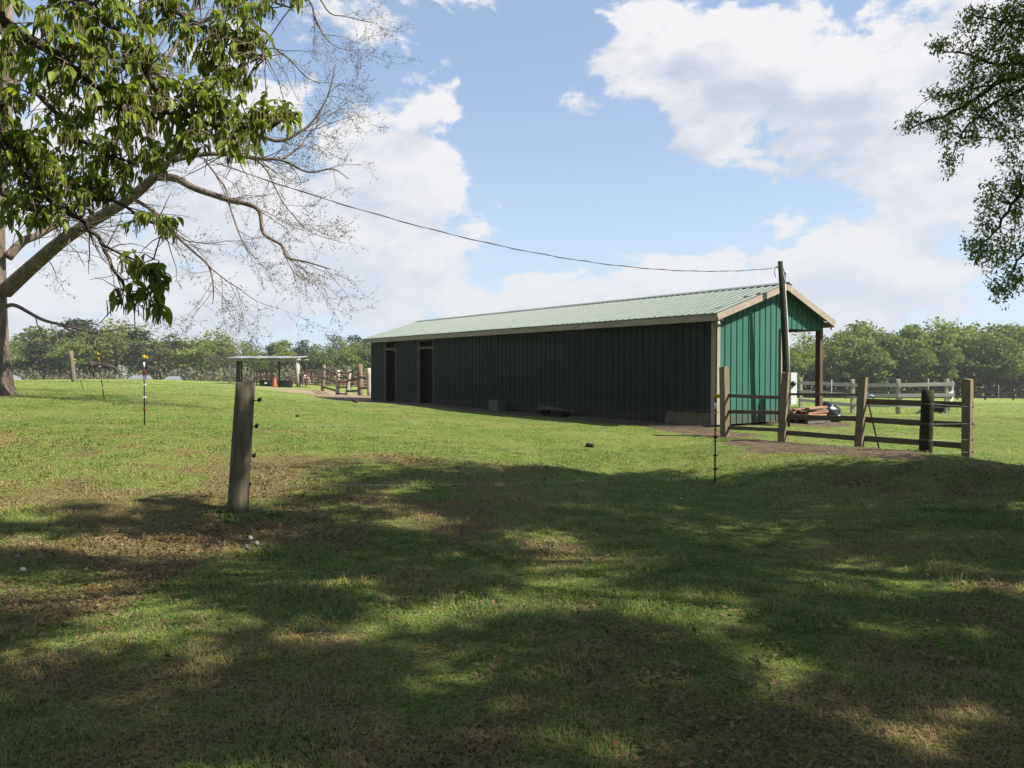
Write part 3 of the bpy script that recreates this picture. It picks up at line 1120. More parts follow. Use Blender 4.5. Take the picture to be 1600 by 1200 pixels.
# return side of the paddock running away from the camera
tb = tops[-1]
far_e = at(1487, 640, 44)
f = sink(far_e)
ft = Vector((f.x, f.y, f.z + 1.45))
lean_post(MB(), f, ft, sq=(0.12, 0.12)).build('post', M['post_pale'], pf)
for dzv in (0.2, 0.62, 1.0):
    MB().beam(tb + Vector((0.08, 0, -dzv)), ft + Vector((0.08, 0, -dzv)), 0.03, 0.13).build('rail', M['rail_white'], pf)
for (px, Y, lab) in ((1299, 30.5, 'thin white step-in rod standing in the gap right of the porch post'), (1450, 33.0, 'thin pale step-in rod standing behind the paddock boards'), (1640 - 80, 62, 'thin white rod standing alone in the right field')):
    b = at(px, 640, Y)
    g = gz(b.x, b.y)
    r = thing('field_rod', lab, 'fence post', (b.x, b.y, g), group='thin rods in the right field')
    MB().tube([(b.x, b.y, g - 0.1), (b.x, b.y, g + 1.25)], 0.016, 6).build('rod', M['rail_white'], r)
    MB().box((b.x, b.y, g + 1.27), (0.05, 0.04, 0.07)).build('clip', M['white'], r)
# low dark trough and red jump pole inside the paddock
b = at(1468, 644, 30.0); g = gz(b.x, b.y)
tag(MB().lathe((b.x, b.y, g), [(0.30, 0), (0.34, 0.05), (0.37, 0.24), (0.34, 0.24), (0.31, 0.08)], 14).build('feed_tub', M['tub']), 'low black feed tub on the grass behind the paddock fence', 'tub')
# far boundary fence on the right
o0 = at(1545, 622, 92)
bf = thing('boundary_fence', 'long low dark boundary fence at the foot of the woods across the right field', 'fence', (o0.x, o0.y, gz(o0.x, o0.y)))
prev = None
for i in range(17):
    x = 37 + i * 3.4
    y = 92 + 0.02 * i
    g = gz(x, y)
    MB().box((x, y, g + 0.55), (0.13, 0.13, 1.3)).build('post', M['post_dark'], bf)
    if prev:
        for h_ in (0.45, 0.95):
            MB().beam((prev[0], prev[1] - 0.08, prev[2] + h_), (x, y - 0.08, g + h_), 0.03, 0.16).build('rail', M['post_dark'], bf)
    prev = (x, y, g)

# ------------------------------------------------------------------ lumber, bag, blocks round the barn
b = at(1262, 655, 20.3); g = gz(b.x, b.y)
pal = thing('pallet_stack', 'stack of raw reddish planks on a pallet under the barn porch', 'planks', (b.x, b.y, g), BROT, local=True)
for k in range(3):
    MB().box((0, -0.3 + k * 0.3, 0.05), (1.05, 0.09, 0.10)).build('pallet_runner', M['greyplank'], pal)
for k in range(6):
    MB().box((-0.45 + k * 0.18, 0, 0.112), (0.13, 0.75, 0.02)).build('pallet_slat', M['greyplank'], pal)
zz = 0.125
for k in range(17):
    w = random.uniform(0.8, 1.15)
    MB().box((random.uniform(-.1, .1), -0.25 + (k % 4) * 0.16 + random.uniform(-.02, .02), zz + 0.03 + (k // 4) * 0.062), (w, 0.13, 0.045), Matrix.Rotation(random.uniform(-.12, .12), 3, 'Z') @ Matrix.Rotation(random.uniform(-.03, .03), 3, 'Y')).build('plank', M['plank'] if k % 3 else M['greyplank'], pal)
b = at(1294, 652, 20.9); g = gz(b.x, b.y)
mb = MB()
mb.sphere((b.x, b.y, g + 0.22), 0.30, 14, 9, (1.0, 0.9, 0.85), 0.2)
mb.sphere((b.x + 0.12, b.y - 0.12, g + 0.12), 0.20, 12, 8, (1.2, 1.0, 0.7), 0.22)
tag(mb.build('black_bag', M['bag']), 'crumpled black plastic bag lying by the foot of the porch post', 'bag')
u, v = -0.33, 8.6
x, y = bworld(u, v); g = gz(x, y)
r = thing('mounting_block', 'small grey stepped block against the dark barn wall', 'block', (x, y, g), BROT, local=True)
MB().box((0, 0, 0.15), (0.34, 0.50, 0.32)).build('base', M['greyplank'], r)
MB().box((0, 0, 0.335), (0.42, 0.60, 0.05)).build('top', M['greyplank'], r)
x, y = bworld(-0.40, 5.6); g = gz(x, y)
r = thing('plank_pile', 'low pile of grey boards on blocks along the barn wall', 'planks', (x, y, g), BROT, local=True)
for k in range(2):
    MB().box((0, -0.45 + k * 0.9, 0.08), (0.35, 0.14, 0.18)).build('block', M['post_dark'], r)
for k in range(3):
    MB().box((-0.10 + 0.1 * k, random.uniform(-.1, .1), 0.20 + 0.012 * k), (0.12, 1.5, 0.035), Matrix.Rotation(random.uniform(-.1, .1), 3, 'Z') @ Matrix.Rotation(0.05 * k, 3, 'X')).build('plank', M['rail'], r)
for i, (u, v, L, a, lab) in enumerate(((-0.7, 2.6, 0.7, 0.5, 'broken grey stick on the dirt by the barn wall'), (-0.95, 0.4, 1.3, 0.1, 'thin pale board lying on the dirt at the barn corner'))):
    x, y = bworld(u, v); g = gz(x, y)
    d = Vector((math.cos(a), math.sin(a) * (1 if i == 0 else -0.1), 0.12 if i == 0 else 0.0)) * L / 2
    tag(MB().beam(Vector((x, y, g + 0.05)) - d, Vector((x, y, g + 0.05)) + d, 0.05, 0.03).build('loose_board', M['greyplank']), lab, 'board')

# clods of manure on the lawn
for i, (px, py, Y, s, lab) in enumerate(((922, 686, 14.3, 0.06, 'dark clod of manure on the sunny lawn before the barn'), (465, 656, 17.5, 0.04, 'dark clod on the lawn right of the lone leaning post'), (556, 632, 27, 0.09, 'small dark clod at the edge of the dirt path'))):
    p = at(px, py, Y)
    g = gz(p.x, p.y)
    mb = MB()
    for k in range(6):
        mb.sphere((p.x + random.uniform(-1, 1) * s, p.y + random.uniform(-1, 1) * s, g + s * 0.4 + random.uniform(0, .5) * s), s * random.uniform(0.5, 0.85), 7, 5, (1, 1, 0.8), 0.15)
    tag(mb.build('clod', M['clod']), lab, 'clod', 'clods on the lawn')

# ------------------------------------------------------------------ run-in shelter and corral in the distance
Ys = 69.0
o0 = at(410, 600, Ys); g = gz(o0.x, o0.y)
sh = thing('run_in_shelter', 'small open run-in shelter with pale metal roof on round poles', 'shelter', (o0.x, o0.y, g))
xl, xr = at(356, 600, Ys).x, at(470, 600, Ys).x
zt = at(400, 557, Ys).z
for (x, y, r_, mt) in ((xl + 0.25, Ys, 0.12, 'post_pale'), (xl + 0.75, Ys + 0.5, 0.20, 'post_dark'), (at(413, 600, Ys).x, Ys + 2.4, 0.11, 'post_pale'), (at(456, 600, Ys).x, Ys + 2.4, 0.11, 'post_pale'), (xr - 0.3, Ys, 0.13, 'post_pale'), (at(424, 600, Ys).x, Ys + 2.4, 0.08, 'post_dark'), (xl + 0.25, Ys + 2.8, 0.09, 'post_dark'), (xr - 0.3, Ys + 2.8, 0.09, 'post_dark')):
    gg = gz(x, y)
    MB().tube([(x, y, gg - 0.2), (x + random.uniform(-.05, .05), y, zt - 0.25)], r_, 8).build('pole', M[mt], sh)
MB().tube([(xl, Ys - 0.1, zt - 0.30), ((xl + xr) / 2, Ys - 0.1, zt - 0.36), (xr, Ys - 0.1, zt - 0.28)], 0.09, 8).build('front_beam', M['post_pale'], sh)
MB().tube([(xl, Ys + 2.8, zt - 0.30), (xr, Ys + 2.8, zt - 0.28)], 0.09, 8).build('rear_beam', M['post'], sh)
for k in range(7):
    x0 = xl + 0.1 + (xr - xl - 0.2) * k / 7
    mb = MB()
    w = (xr - xl - 0.2) / 7 - 0.03
    mb.box((x0 + w / 2, Ys + 1.3, zt - 0.04 - 0.02 * (k % 2)), (w, 3.6, 0.035), Matrix.Rotation(0.05, 3, 'X'))
    for j in range(4):
        mb.box((x0 + w * (j + 0.5) / 4, Ys + 1.3, zt - 0.01 - 0.02 * (k % 2)), (0.06, 3.6, 0.04), Matrix.Rotation(0.05, 3, 'X'))
    mb.build('roof_sheet', M['steel'], sh)
for (px, Y, r_, h_, lab) in ((547 - 105 + 0.5, 66.0, 0.68, 0.62, 'wide black rubber water tub in front of the shelter'), (416, 67.8, 0.62, 0.56, 'black water tub with white sticker, left one in front of the shelter')):
    b = at(px + (3 if px > 430 else 0), 600, Y); g = gz(b.x, b.y)
    r = thing('water_tub', lab, 'tub', (b.x, b.y, g), group='water tubs by the shelter')
    MB().lathe((b.x, b.y, g), [(r_ * 0.86, 0), (r_ * 0.9, 0.05), (r_, h_ - 0.04), (r_ * 1.06, h_), (r_ * 0.95, h_), (r_ * 0.85, 0.1)], 20).build('shell', M['tub'], r)
    if px < 430:
        MB().box((b.x + 0.15, b.y - r_ * 0.96, g + 0.3), (0.22, 0.03, 0.12)).build('sticker', M['white'], r)
b = at(429, 600, 67.2); g = gz(b.x, b.y)
r = thing('traffic_barrel', 'orange plastic barrel standing between the two black tubs', 'barrel', (b.x, b.y, g))
MB().lathe((b.x, b.y, g), [(0.26, 0), (0.26, 0.07), (0.20, 0.09), (0.17, 0.66), (0.11, 0.75)], 14).build('body', M['orange'], r)
MB().tube([(b.x - 0.08, b.y, g + 0.74), (b.x, b.y, g + 0.84), (b.x + 0.08, b.y, g + 0.74)], 0.025, 6).build('handle', M['orange'], r)
b = at(412, 600, 70.0); g = gz(b.x, b.y)
r = thing('hay_feeder', 'rusty red tubular hay feeder under the shelter roof', 'feeder', (b.x, b.y, g))
for h_ in (0.3, 0.75, 1.3):
    MB().tube([(b.x + 0.85 * math.cos(a), b.y + 0.85 * math.sin(a), g + h_) for a in np.linspace(0, 2 * PI, 17)], 0.035, 5).build('hoop', M['red_steel'], r)
for k in range(12):
    a = 2 * PI * k / 12
    MB().tube([(b.x + 0.85 * math.cos(a), b.y + 0.85 * math.sin(a), g), (b.x + 0.85 * math.cos(a), b.y + 0.85 * math.sin(a), g + 1.45)], 0.03, 5).build('upright', M['orange'] if k % 3 == 0 else M['red_steel'], r)
# red corral panels
pr = ((at(455, 597, 73), at(505, 597, 66)), (at(505, 597, 66), at(548, 597, 66)), (at(548, 597, 66), at(575, 597, 66)))
for i, (p, q) in enumerate(pr):
    g0, g1 = gz(p.x, p.y), gz(q.x, q.y)
    r = thing('corral_panel', ['red tubular corral panel just right of the shelter', 'red tubular corral panel behind the ladder-like wooden gate', 'red tubular corral panel nearest the far barn corner'][i], 'gate', (p.x, p.y, g0), group='red corral panels')
    for k in range(6):
        h_ = 0.25 + k * 0.24
        MB().tube([(p.x, p.y, g0 + h_), (q.x, q.y, g1 + h_)], 0.035, 6).build('tube', M['red_steel'], r)
    for f in (0.0, 0.5, 1.0):
        v = p.lerp(q, f)
        gg = g0 + (g1 - g0) * f
        MB().tube([(v.x, v.y, gg + 0.02), (v.x, v.y, gg + 1.5)], 0.04, 6).build('upright', M['red_steel'], r)
# old wooden fence running from the path to the barn
wf_p = [(504, 608, 47.5, 506.5, 570), (527, 616, 44, 528.5, 578), (541.5, 616, 43.8, 546.5, 578), (563, 618.5, 42.5, 562.5, 569), (577, 620, 41.5, 576, 575)]
o0 = at(504, 608, 47.5)
wf = thing('old_wooden_fence', 'crooked old wooden fence with a ladder-like gate by the far barn corner', 'fence', (o0.x, o0.y, gz(o0.x, o0.y)))
bt = []
for i, (bx_, by_, Y, tx_, ty_) in enumerate(wf_p):
    b = at(bx_, by_, Y); tp = at(tx_, ty_, Y)
    b = sink(b, 0.15)
    lean_post(MB(), b, tp, r=(0.12, 0.11) if i != 3 else (0.16, 0.14), n=8).build('post', M['post'] if i in (0, 3) else M['post_pale'], wf)
    bt.append((b + Vector((0, 0, 0.15)), tp))
for (i, j, fs_) in ((0, 1, (0.15, 0.5, 0.85)), (1, 2, (0.1, 0.32, 0.52, 0.72, 0.9)), (2, 3, (0.2, 0.6, 0.9)), (3, 4, (0.25, 0.6))):
    for f in fs_:
        a = bt[i][0].lerp(bt[i][1], f); b = bt[j][0].lerp(bt[j][1], min(1, f + random.uniform(-.05, .05)))
        MB().beam(a + Vector((0, -0.1, 0)), b + Vector((0, -0.1, 0)), 0.035, 0.12 if (i, j) != (1, 2) else 0.08).build('rail', M['rail'], wf)
b = at(557, 617, 42.8); g = gz(b.x, b.y)

# ------------------------------------------------------------------ horses
def horse(px, Y, facing, label, mat, graze=True, sc=1.0, gshift=0.0):
    b = at(px, 590, Y)
    g = gz(b.x, b.y) + gshift
    r = thing('horse', label, 'horse', (b.x, b.y, g), facing, local=True)
    V_, E_, R_ = [], [], []

    def chain(pts, start=None):
        last = start
        for (x, y, z, rad) in pts:
            V_.append((x * sc, y * sc, z * sc)); R_.append(rad * sc)
            if last is not None:
                E_.append((last, len(V_) - 1))
            last = len(V_) - 1
        return last
    chain([(-0.80, 0, 1.22, 0.26)])
    chain([(-0.55, 0, 1.24, 0.31), (-0.1, 0, 1.14, 0.33), (0.35, 0, 1.16, 0.33), (0.68, 0, 1.22, 0.26)], 0)
    if graze:
        chain([(0.98, 0, 1.02, 0.17), (1.22, 0, 0.72, 0.13), (1.36, 0, 0.50, 0.115), (1.46, 0, 0.30, 0.09), (1.54, 0, 0.10, 0.06)], 4)
    else:
        chain([(0.95, 0, 1.45, 0.17), (1.12, 0, 1.72, 0.13), (1.30, 0, 1.70, 0.11), (1.55, 0, 1.48, 0.07)], 4)
    for s in (-1, 1):
        f = 0.06 * s
        chain([(-0.78 + f, 0.17 * s, 0.98, 0.16), (-0.66 + f, 0.17 * s, 0.76, 0.11), (-0.88 + f, 0.17 * s, 0.50, 0.062), (-0.84 + f, 0.17 * s, 0.16, 0.045), (-0.78 + f, 0.17 * s, 0.03, 0.055)], 0)
        chain([(0.60 - f, 0.16 * s, 0.90, 0.12), (0.62 - f, 0.16 * s, 0.50, 0.062), (0.61 - f, 0.16 * s, 0.15, 0.043), (0.66 - f, 0.16 * s, 0.03, 0.052)], 4)
    for s in (-1, 1):
        hp = 7 if graze else 7
        chain([((1.27 if graze else 1.12) , 0.07 * s, 0.74 if graze else 1.88, 0.03), ((1.21 if graze else 1.10), 0.09 * s, 0.82 if graze else 1.96, 0.012)], 6)
    me = bpy.data.meshes.new('body')
    me.from_pydata(V_, E_, [])
    me.materials.append(mat)
    o = link('body', me, r)
    sk = o.modifiers.new('skin', 'SKIN')
    sk.use_smooth_shade = True
    me.skin_vertices.new() if not me.skin_vertices else None
    for i, rr in enumerate(R_):
        me.skin_vertices[0].data[i].radius = (rr, rr)
    me.skin_vertices[0].data[1].use_root = True
    ss = o.modifiers.new('sub', 'SUBSURF'); ss.levels = 1; ss.render_levels = 1
    mb = MB().tube([Vector(p) * sc for p in ((-0.98, 0, 1.32), (-1.10, 0, 1.15), (-1.12, 0, 0.8), (-1.08, 0, 0.45))], [0.04 * sc, 0.06 * sc, 0.075 * sc, 0.03 * sc], 7)
    mb.build('tail', M['mane'], r)
    if graze:
        mp = [(0.62, 0, 1.46), (0.95, 0, 1.22), (1.24, 0, 0.88), (1.36, 0, 0.66)]
    else:
        mp = [(0.62, 0, 1.48), (0.82, 0, 1.62), (0.98, 0, 1.82), (1.12, 0, 1.87)]
    MB().tube([Vector(p) * sc for p in mp], [0.03 * sc, 0.05 * sc, 0.05 * sc, 0.03 * sc], 6).build('mane', M['mane'], r)
    return r


horse(160, 78, 0.12, 'bay horse grazing on the left rise, head down to the right', M['bay'], sc=1.12, gshift=0.12)
horse(236, 86, PI * 0.42, 'dark brown horse grazing end-on behind the nearest step-in post', M['darkbay'], sc=1.12, gshift=0.1)
horse(476, 70.5, PI * 0.44, 'white and chestnut patched horse, rump showing beside the red corral panel', M['paint'], sc=0.78)

# ------------------------------------------------------------------ far houses and other far pieces
for (px0, px1, Y, ytop, lab) in ((200, 225, 118, 586.5, 'low far building with pale metal roof behind the bay horse'), (255, 275, 120, 588, 'small far building with pale roof right of the dark horse'), (-4, 14, 118, 586, 'pale far building at the left edge behind the big trunk')):
    a, b = at(px0, 595, Y), at(px1, 595, Y)
    xm, w = (a.x + b.x) / 2, (b.x - a.x)
    g = gz(xm, Y); zt = at(px0, ytop, Y).z
    r = thing('far_building', lab, 'building', (xm, Y, g), group='far pale roofed buildings')
    wh = zt - g - 0.55
    MB().box((xm, Y + 1.5, g + wh / 2), (w * 0.94, 3.0, wh)).build('wall', M['wallpale'], r)
    mb = MB()
    mb._add([(xm - w / 2, Y - 0.3, g + wh), (xm + w / 2, Y - 0.3, g + wh), (xm + w * 0.42, Y + 1.5, zt), (xm - w * 0.42, Y + 1.5, zt), (xm - w / 2, Y + 3.3, g + wh), (xm + w / 2, Y + 3.3, g + wh)], [(0, 1, 2, 3), (3, 2, 5, 4), (0, 3, 4), (1, 5, 2), (0, 4, 5, 1)])
    mb.build('roof', M['whiteroof'], r)
    MB().box((xm - w * 0.2, Y - 0.02, g + wh * 0.6), (0.8, 0.05, 0.8)).build('window', M['glass'], r)

# ------------------------------------------------------------------ far woods, tree by tree
def crown_mesh(name, mat, w, h, z0, nclump, nleaf, size, shape='round', seed=0, sparse=1.0):
    r = np.random.default_rng(seed)
    cs, axs, ns, Ls, Ws, tones = [], [], [], [], [], []
    for k in range(nclump):
        if shape == 'pine':
            f = r.random() ** 0.8
            rad = w / 2 * (1 - f) ** 0.55 * (0.4 + 0.6 * r.random())
            a = r.random() * 2 * PI
            c = np.array([rad * math.cos(a), rad * math.sin(a), z0 + h * f])
            cr = np.array([1.0, 1.0, 0.45]) * w * 0.20 * r.uniform(0.7, 1.2)
        else:
            d = r.normal(size=3); d /= np.linalg.norm(d)
            q = r.uniform(0.35, 0.92)
            taper = 1.0 - 0.30 * max(0, -d[2])
            c = np.array([d[0] * w / 2 * q * taper, d[1] * w / 2 * q * taper, z0 + h / 2 + d[2] * h / 2 * q])
            cr = np.array([1, 1, 0.75]) * w * r.uniform(0.15, 0.24)
        ct = r.uniform(-0.25, 0.25)
        n = int(nleaf / nclump * r.uniform(0.6, 1.4))
        dd = r.normal(size=(n, 3)); dd /= np.linalg.norm(dd, axis=1)[:, None]
        rr = r.random(n) ** 0.4
        p = c + dd * cr * rr[:, None] * r.uniform(0.8, 1.25, size=(n, 1))
        ax = r.normal(size=(n, 3)) * 0.7 + dd * 0.5
        ax /= np.linalg.norm(ax, axis=1)[:, None]
        nn = dd * 1.0 + r.normal(size=(n, 3)) * 0.55 + np.array([0, 0, 0.3])
        nn /= np.linalg.norm(nn, axis=1)[:, None]
        cs.append(p); axs.append(ax); ns.append(nn)
        Ls.append(size * r.uniform(0.6, 1.4, n)); Ws.append(size * r.uniform(0.5, 1.0, n) * sparse)
        tones.append(np.clip(0.5 + ct + r.normal(size=n) * 0.18, 0, 1))
    v, f = leaf_quads(np.concatenate(cs), np.concatenate(axs), np.concatenate(ns), np.concatenate(Ls), np.concatenate(Ws), 0.1)
    return np_mesh(name, v, f, 4, mat, np.repeat(np.concatenate(tones), 4))


def trunk_mesh(h, r0, seed, lean=0.03, nl=7, fork=0.4):
    rr = random.Random(seed)
    mb = MB()
    pts = [(rr.uniform(-lean, lean) * h * i / 5, rr.uniform(-lean, lean) * h * i / 5, h * i / 5 - (0.2 if i == 0 else 0)) for i in range(6)]
    mb.tube(pts, [r0 * (1.25 if i == 0 else 1 - 0.15 * i) for i in range(6)], 7)
    for k in range(nl):
        f = fork + (1 - fork) * k / nl
        i = min(4, int(f * 5))
        p = Vector(pts[i]).lerp(Vector(pts[i + 1]), f * 5 - i)
        a = rr.uniform(0, 2 * PI)
        L = h * rr.uniform(0.18, 0.32)
        d = Vector((math.cos(a), math.sin(a), rr.uniform(0.5, 1.1))).normalized()
        mb.tube([p, p + d * L * 0.5, p + d * L + Vector((0, 0, L * 0.15))], [r0 * 0.4, r0 * 0.28, r0 * 0.1], 5)
    return mb.mesh('trunk', M['bark_far'])


M['bark_far'] = bark('far_grey_bark', (0.16, 0.135, 0.11), (0.08, 0.066, 0.052))
PROTO = {}
for kind, specs in {
    'lime': [(6.4, 9.0, 2.6, 24, 1900, 0.46, 'round'), (5.2, 9.8, 2.0, 22, 1700, 0.44, 'round')],
    'mid': [(6.2, 9.2, 2.2, 26, 2100, 0.46, 'round'), (5.4, 9.6, 2.2, 24, 1900, 0.44, 'round')],
    'olive': [(6.0, 8.8, 2.6, 22, 1500, 0.42, 'round'), (5.0, 9.4, 2.2, 20, 1300, 0.42, 'round')],
    'pine': [(5.2, 9.0, 3.0, 30, 1900, 0.40, 'pine'), (4.4, 8.0, 3.9, 22, 1500, 0.40, 'round')],
    'bare': [(5.0, 8.6, 2.8, 22, 900, 0.55, 'round'), (4.4, 9.2, 2.4, 20, 800, 0.55, 'round')]}.items():
    PROTO[kind] = []
    for i, s in enumerate(specs):
        cm = crown_mesh('crown', FAR[kind], *s, seed=hash((len(kind), i)) % 1000 + ord(kind[0]), sparse=0.3 if kind == 'bare' else 1.0)
        PROTO[kind].append((cm, trunk_mesh(7.8, 0.19 if kind != 'pine' else 0.22, ord(kind[0]) + i)))
KLAB = {'lime': 'pale lime green spring tree', 'mid': 'mid green leafy tree', 'olive': 'yellowish olive budding tree', 'pine': 'dark pine tree', 'bare': 'grey brown half bare tree'}
KNAME = {'lime': 'spring_tree', 'mid': 'leafy_tree', 'olive': 'budding_tree', 'pine': 'pine_tree', 'bare': 'bare_tree'}
trng = random.Random(5)


ZL = [(60, 'right beside the big trunk'), (140, 'left of the grazing bay horse'), (235, 'behind the grazing bay horse'), (345, 'between the dark horse and the shelter'), (415, 'behind the left half of the shelter'), (475, 'behind the right half of the shelter'), (530, 'above the red corral panels'), (900, 'against the far barn corner')]
ZR = [(1292, 'seen through the barn porch'), (1345, 'just right of the porch eave'), (1405, 'above the paddock fence middle'), (1460, 'above the paddock fence right part'), (1530, 'above the last rail fence post'), (1580, 'left of the right picture edge'), (1900, 'at the right picture edge')]
FARS = {}
ROW = ['front row', 'second row', 'rear row']


def zone(px, tab):
    for lim_, nm in tab:
        if px < lim_:
            return nm


def far_tree(x, y, H, kind, where, px, row):
    g = gz(x, y)
    cm, tm = PROTO[kind][trng.randrange(2)]
    s = H / 11.6
    lab = f'{KLAB[kind]} {zone(px, ZL if x < 0 else ZR)}, {ROW[row]}'
    r = thing(KNAME[kind], lab, 'tree', (x, y, g), trng.uniform(0, 6.28), 'trees of the far wood', local=True)
    FARS.setdefault(lab, []).append((px, r))
    sw = s * trng.uniform(0.88, 1.18) * (1.55 if where == 'left' and px < 330 else 1.32)
    r.scale = (sw, sw, s)
    link('crown', cm, r)
    link('trunk', tm, r)


LT = ([-60, 0, 40, 90, 130, 180, 205, 240, 300, 330, 372, 400, 440, 480, 500, 520, 545, 580, 640], [520, 516, 514, 508, 501, 500, 507, 516, 516, 520, 517, 527, 530, 533, 525, 508, 522, 517, 520])
RT = ([1215, 1300, 1320, 1345, 1400, 1430, 1450, 1480, 1500, 1530, 1560, 1600, 1700], [520, 517, 510, 502, 499, 502, 508, 497, 499, 498, 492, 498, 498])
lk = {0: 'mid', 1: 'lime'}
for row, (Y, step, n0) in enumerate(((132, 36, 0), (139, 33, 12), (147, 28, 5))):
    px = -75 + n0
    while px < 600:
        y = Y + trng.uniform(-2.5, 2.5)
        X = (px - 800) / F * y
        zt = at(px, np.interp(px, *LT), y).z
        H = zt - gz(X, y)
        H *= (1.0, 0.93, 0.86)[2 - row] * trng.uniform(0.80, 1.06)
        u = trng.random()
        if abs(px - 372) < 13 and row == 2:
            kind = 'pine'
        elif px < 320:
            kind = 'lime' if u < 0.42 else 'mid' if u < 0.68 else 'olive' if u < 0.90 else 'pine'
        else:
            kind = 'lime' if u < 0.34 else 'mid' if u < 0.56 else 'olive' if u < 0.66 else 'bare' if u < 0.84 else 'pine'
        far_tree(X, y, H, kind, 'left', px, row)
        px += step * trng.uniform(0.8, 1.2)
for row, (Y, step, n0) in enumerate(((112, 33, 0), (118, 28, 14), (125, 24, 6))):
    px = 1205 + n0
    while px < 1690:
        y = Y + trng.uniform(-2, 2)
        X = (px - 800) / F * y
        zt = at(px, np.interp(px, *RT), y).z
        H = (zt - gz(X, y)) * (1.0, 0.92, 0.80)[2 - row] * trng.uniform(0.86, 1.10)
        u = trng.random()
        kind = 'mid' if u < 0.42 else 'lime' if u < 0.78 else 'bare' if u < 0.84 else 'pine' if u < 0.92 else 'olive'
        if row == 0 and u > 0.62:
            kind = 'mid'
        far_tree(X, y, H, kind, 'right', px, row)
        px += step * trng.uniform(0.8, 1.2)


ORD = {2: ['left one', 'right one'], 3: ['left one', 'middle one', 'right one']}
for lab, lst in FARS.items():
    if len(lst) > 1:
        lst.sort(key=lambda e: e[0])
        for i, (px, r) in enumerate(lst):
            r['label'] = f"{lab}, {ORD[len(lst)][i] if len(lst) in ORD else ['first', 'second', 'third', 'fourth', 'fifth', 'sixth'][i] + ' from left'}"
for (x, y, H, kind, lab) in ((-18, 9, 13, 'mid', 'added leafy tree left of the photographer, outside the picture, blocking sky light'), (-15, -2, 14, 'lime', 'added unseen pale green tree behind the photographer on the left, blocking sky light'), (-7, -9, 15, 'mid', 'added unseen leafy tree right behind the photographer, blocking sky light'), (3, -11, 15, 'lime', 'added unseen pale green tree farther behind the photographer, blocking sky light'), (12, -9, 14, 'mid', 'added unseen leafy tree behind the photographer on the right, blocking sky light')):
    g = gz(x, y)
    r = thing('sky_block_tree', lab, 'tree', (x, y, g), trng.uniform(0, 6.28), None, local=True)  # unseen trees added to cut sky light and darken the long barn wall
    r.scale = (H / 9.5, H / 9.5, H / 11.6)
    link('crown', PROTO[kind][0][0], r)
    link('trunk', PROTO[kind][0][1], r)


def thicket(name, x0, x1, y0, y1, hlo, hhi, n, mat, size):
    x = rng.uniform(x0, x1, n)
    y = rng.uniform(y0, y1, n)
    g = ground_np(x, y)
    hh = hlo + (hhi - hlo) * vnoise(x, y, 0.25, 3, 4)
    z = g + hh * rng.random(n) ** 0.8
    p = np.stack([x, y, z], 1)
    ax = rand_unit(n) * 0.8 + np.array([0, 0, 0.6])
    ax /= np.linalg.norm(ax, axis=1)[:, None]
    v, f = leaf_quads(p, ax, rand_unit(n) + np.array([0, -0.5, 0.3]), size * rng.uniform(0.6, 1.5, n), size * rng.uniform(0.4, 0.9, n), 0.1)
    return link(name, np_mesh(name, v, f, 4, mat, np.repeat(rng.random(n), 4)), kind='stuff')


thicket('undergrowth', 30, 92, 114, 126, 1.5, 5.5, 9000, FAR['pine'], 0.5)
thicket('undergrowth', 30, 92, 110, 124, 2.0, 6.0, 7000, FAR['bare'], 0.5)
thicket('undergrowth', -110, -14, 122, 131, 1.0, 4.2, 9000, FAR['pale_bare'], 0.5)
thicket('undergrowth', -110, -14, 130, 146, 2.0, 6.0, 9000, FAR['mid'], 0.55)
# small flowering bush beyond the rise
b = at(190, 590, 96); g = gz(b.x, b.y)
n = 500
p = np.array([b.x, b.y, g + 1.3]) + rand_unit(n) * rng.random((n, 1)) ** 0.5 * np.array([0.75, 0.6, 1.3])
v, f = leaf_quads(p, rand_unit(n), rand_unit(n), 0.18 * np.ones(n), 0.15 * np.ones(n))
fb = thing('flowering_bush', 'small white flowering bush behind the head of the bay horse', 'bush', (b.x, b.y, g))
link('blossom', np_mesh('blossom', v - np.array([b.x, b.y, g]), f, 4, leafy('white_blossom', [(0.26, 0.26, 0.22), (0.36, 0.35, 0.32)], 0.2), np.repeat(rng.random(n), 4)), fb)
MB().tube([(b.x, b.y, g - .1), (b.x, b.y, g + 1.6)], [0.06, 0.03], 5).build('stem', M['bark'], fb)


# ------------------------------------------------------------------ big budding tree at the left edge
def wander(p, d, L, nseg, rr, bend, droop=0.0, up=0.0):
    pts = [p.copy()]
    for i in range(nseg):
        d = (d + Vector((rr.uniform(-1, 1), rr.uniform(-1, 1), rr.uniform(-1, 1))) * bend + Vector((0, 0, up - droop))).normalized()
        p = p + d * (L / nseg)
        pts.append(p.copy())
    return pts, d


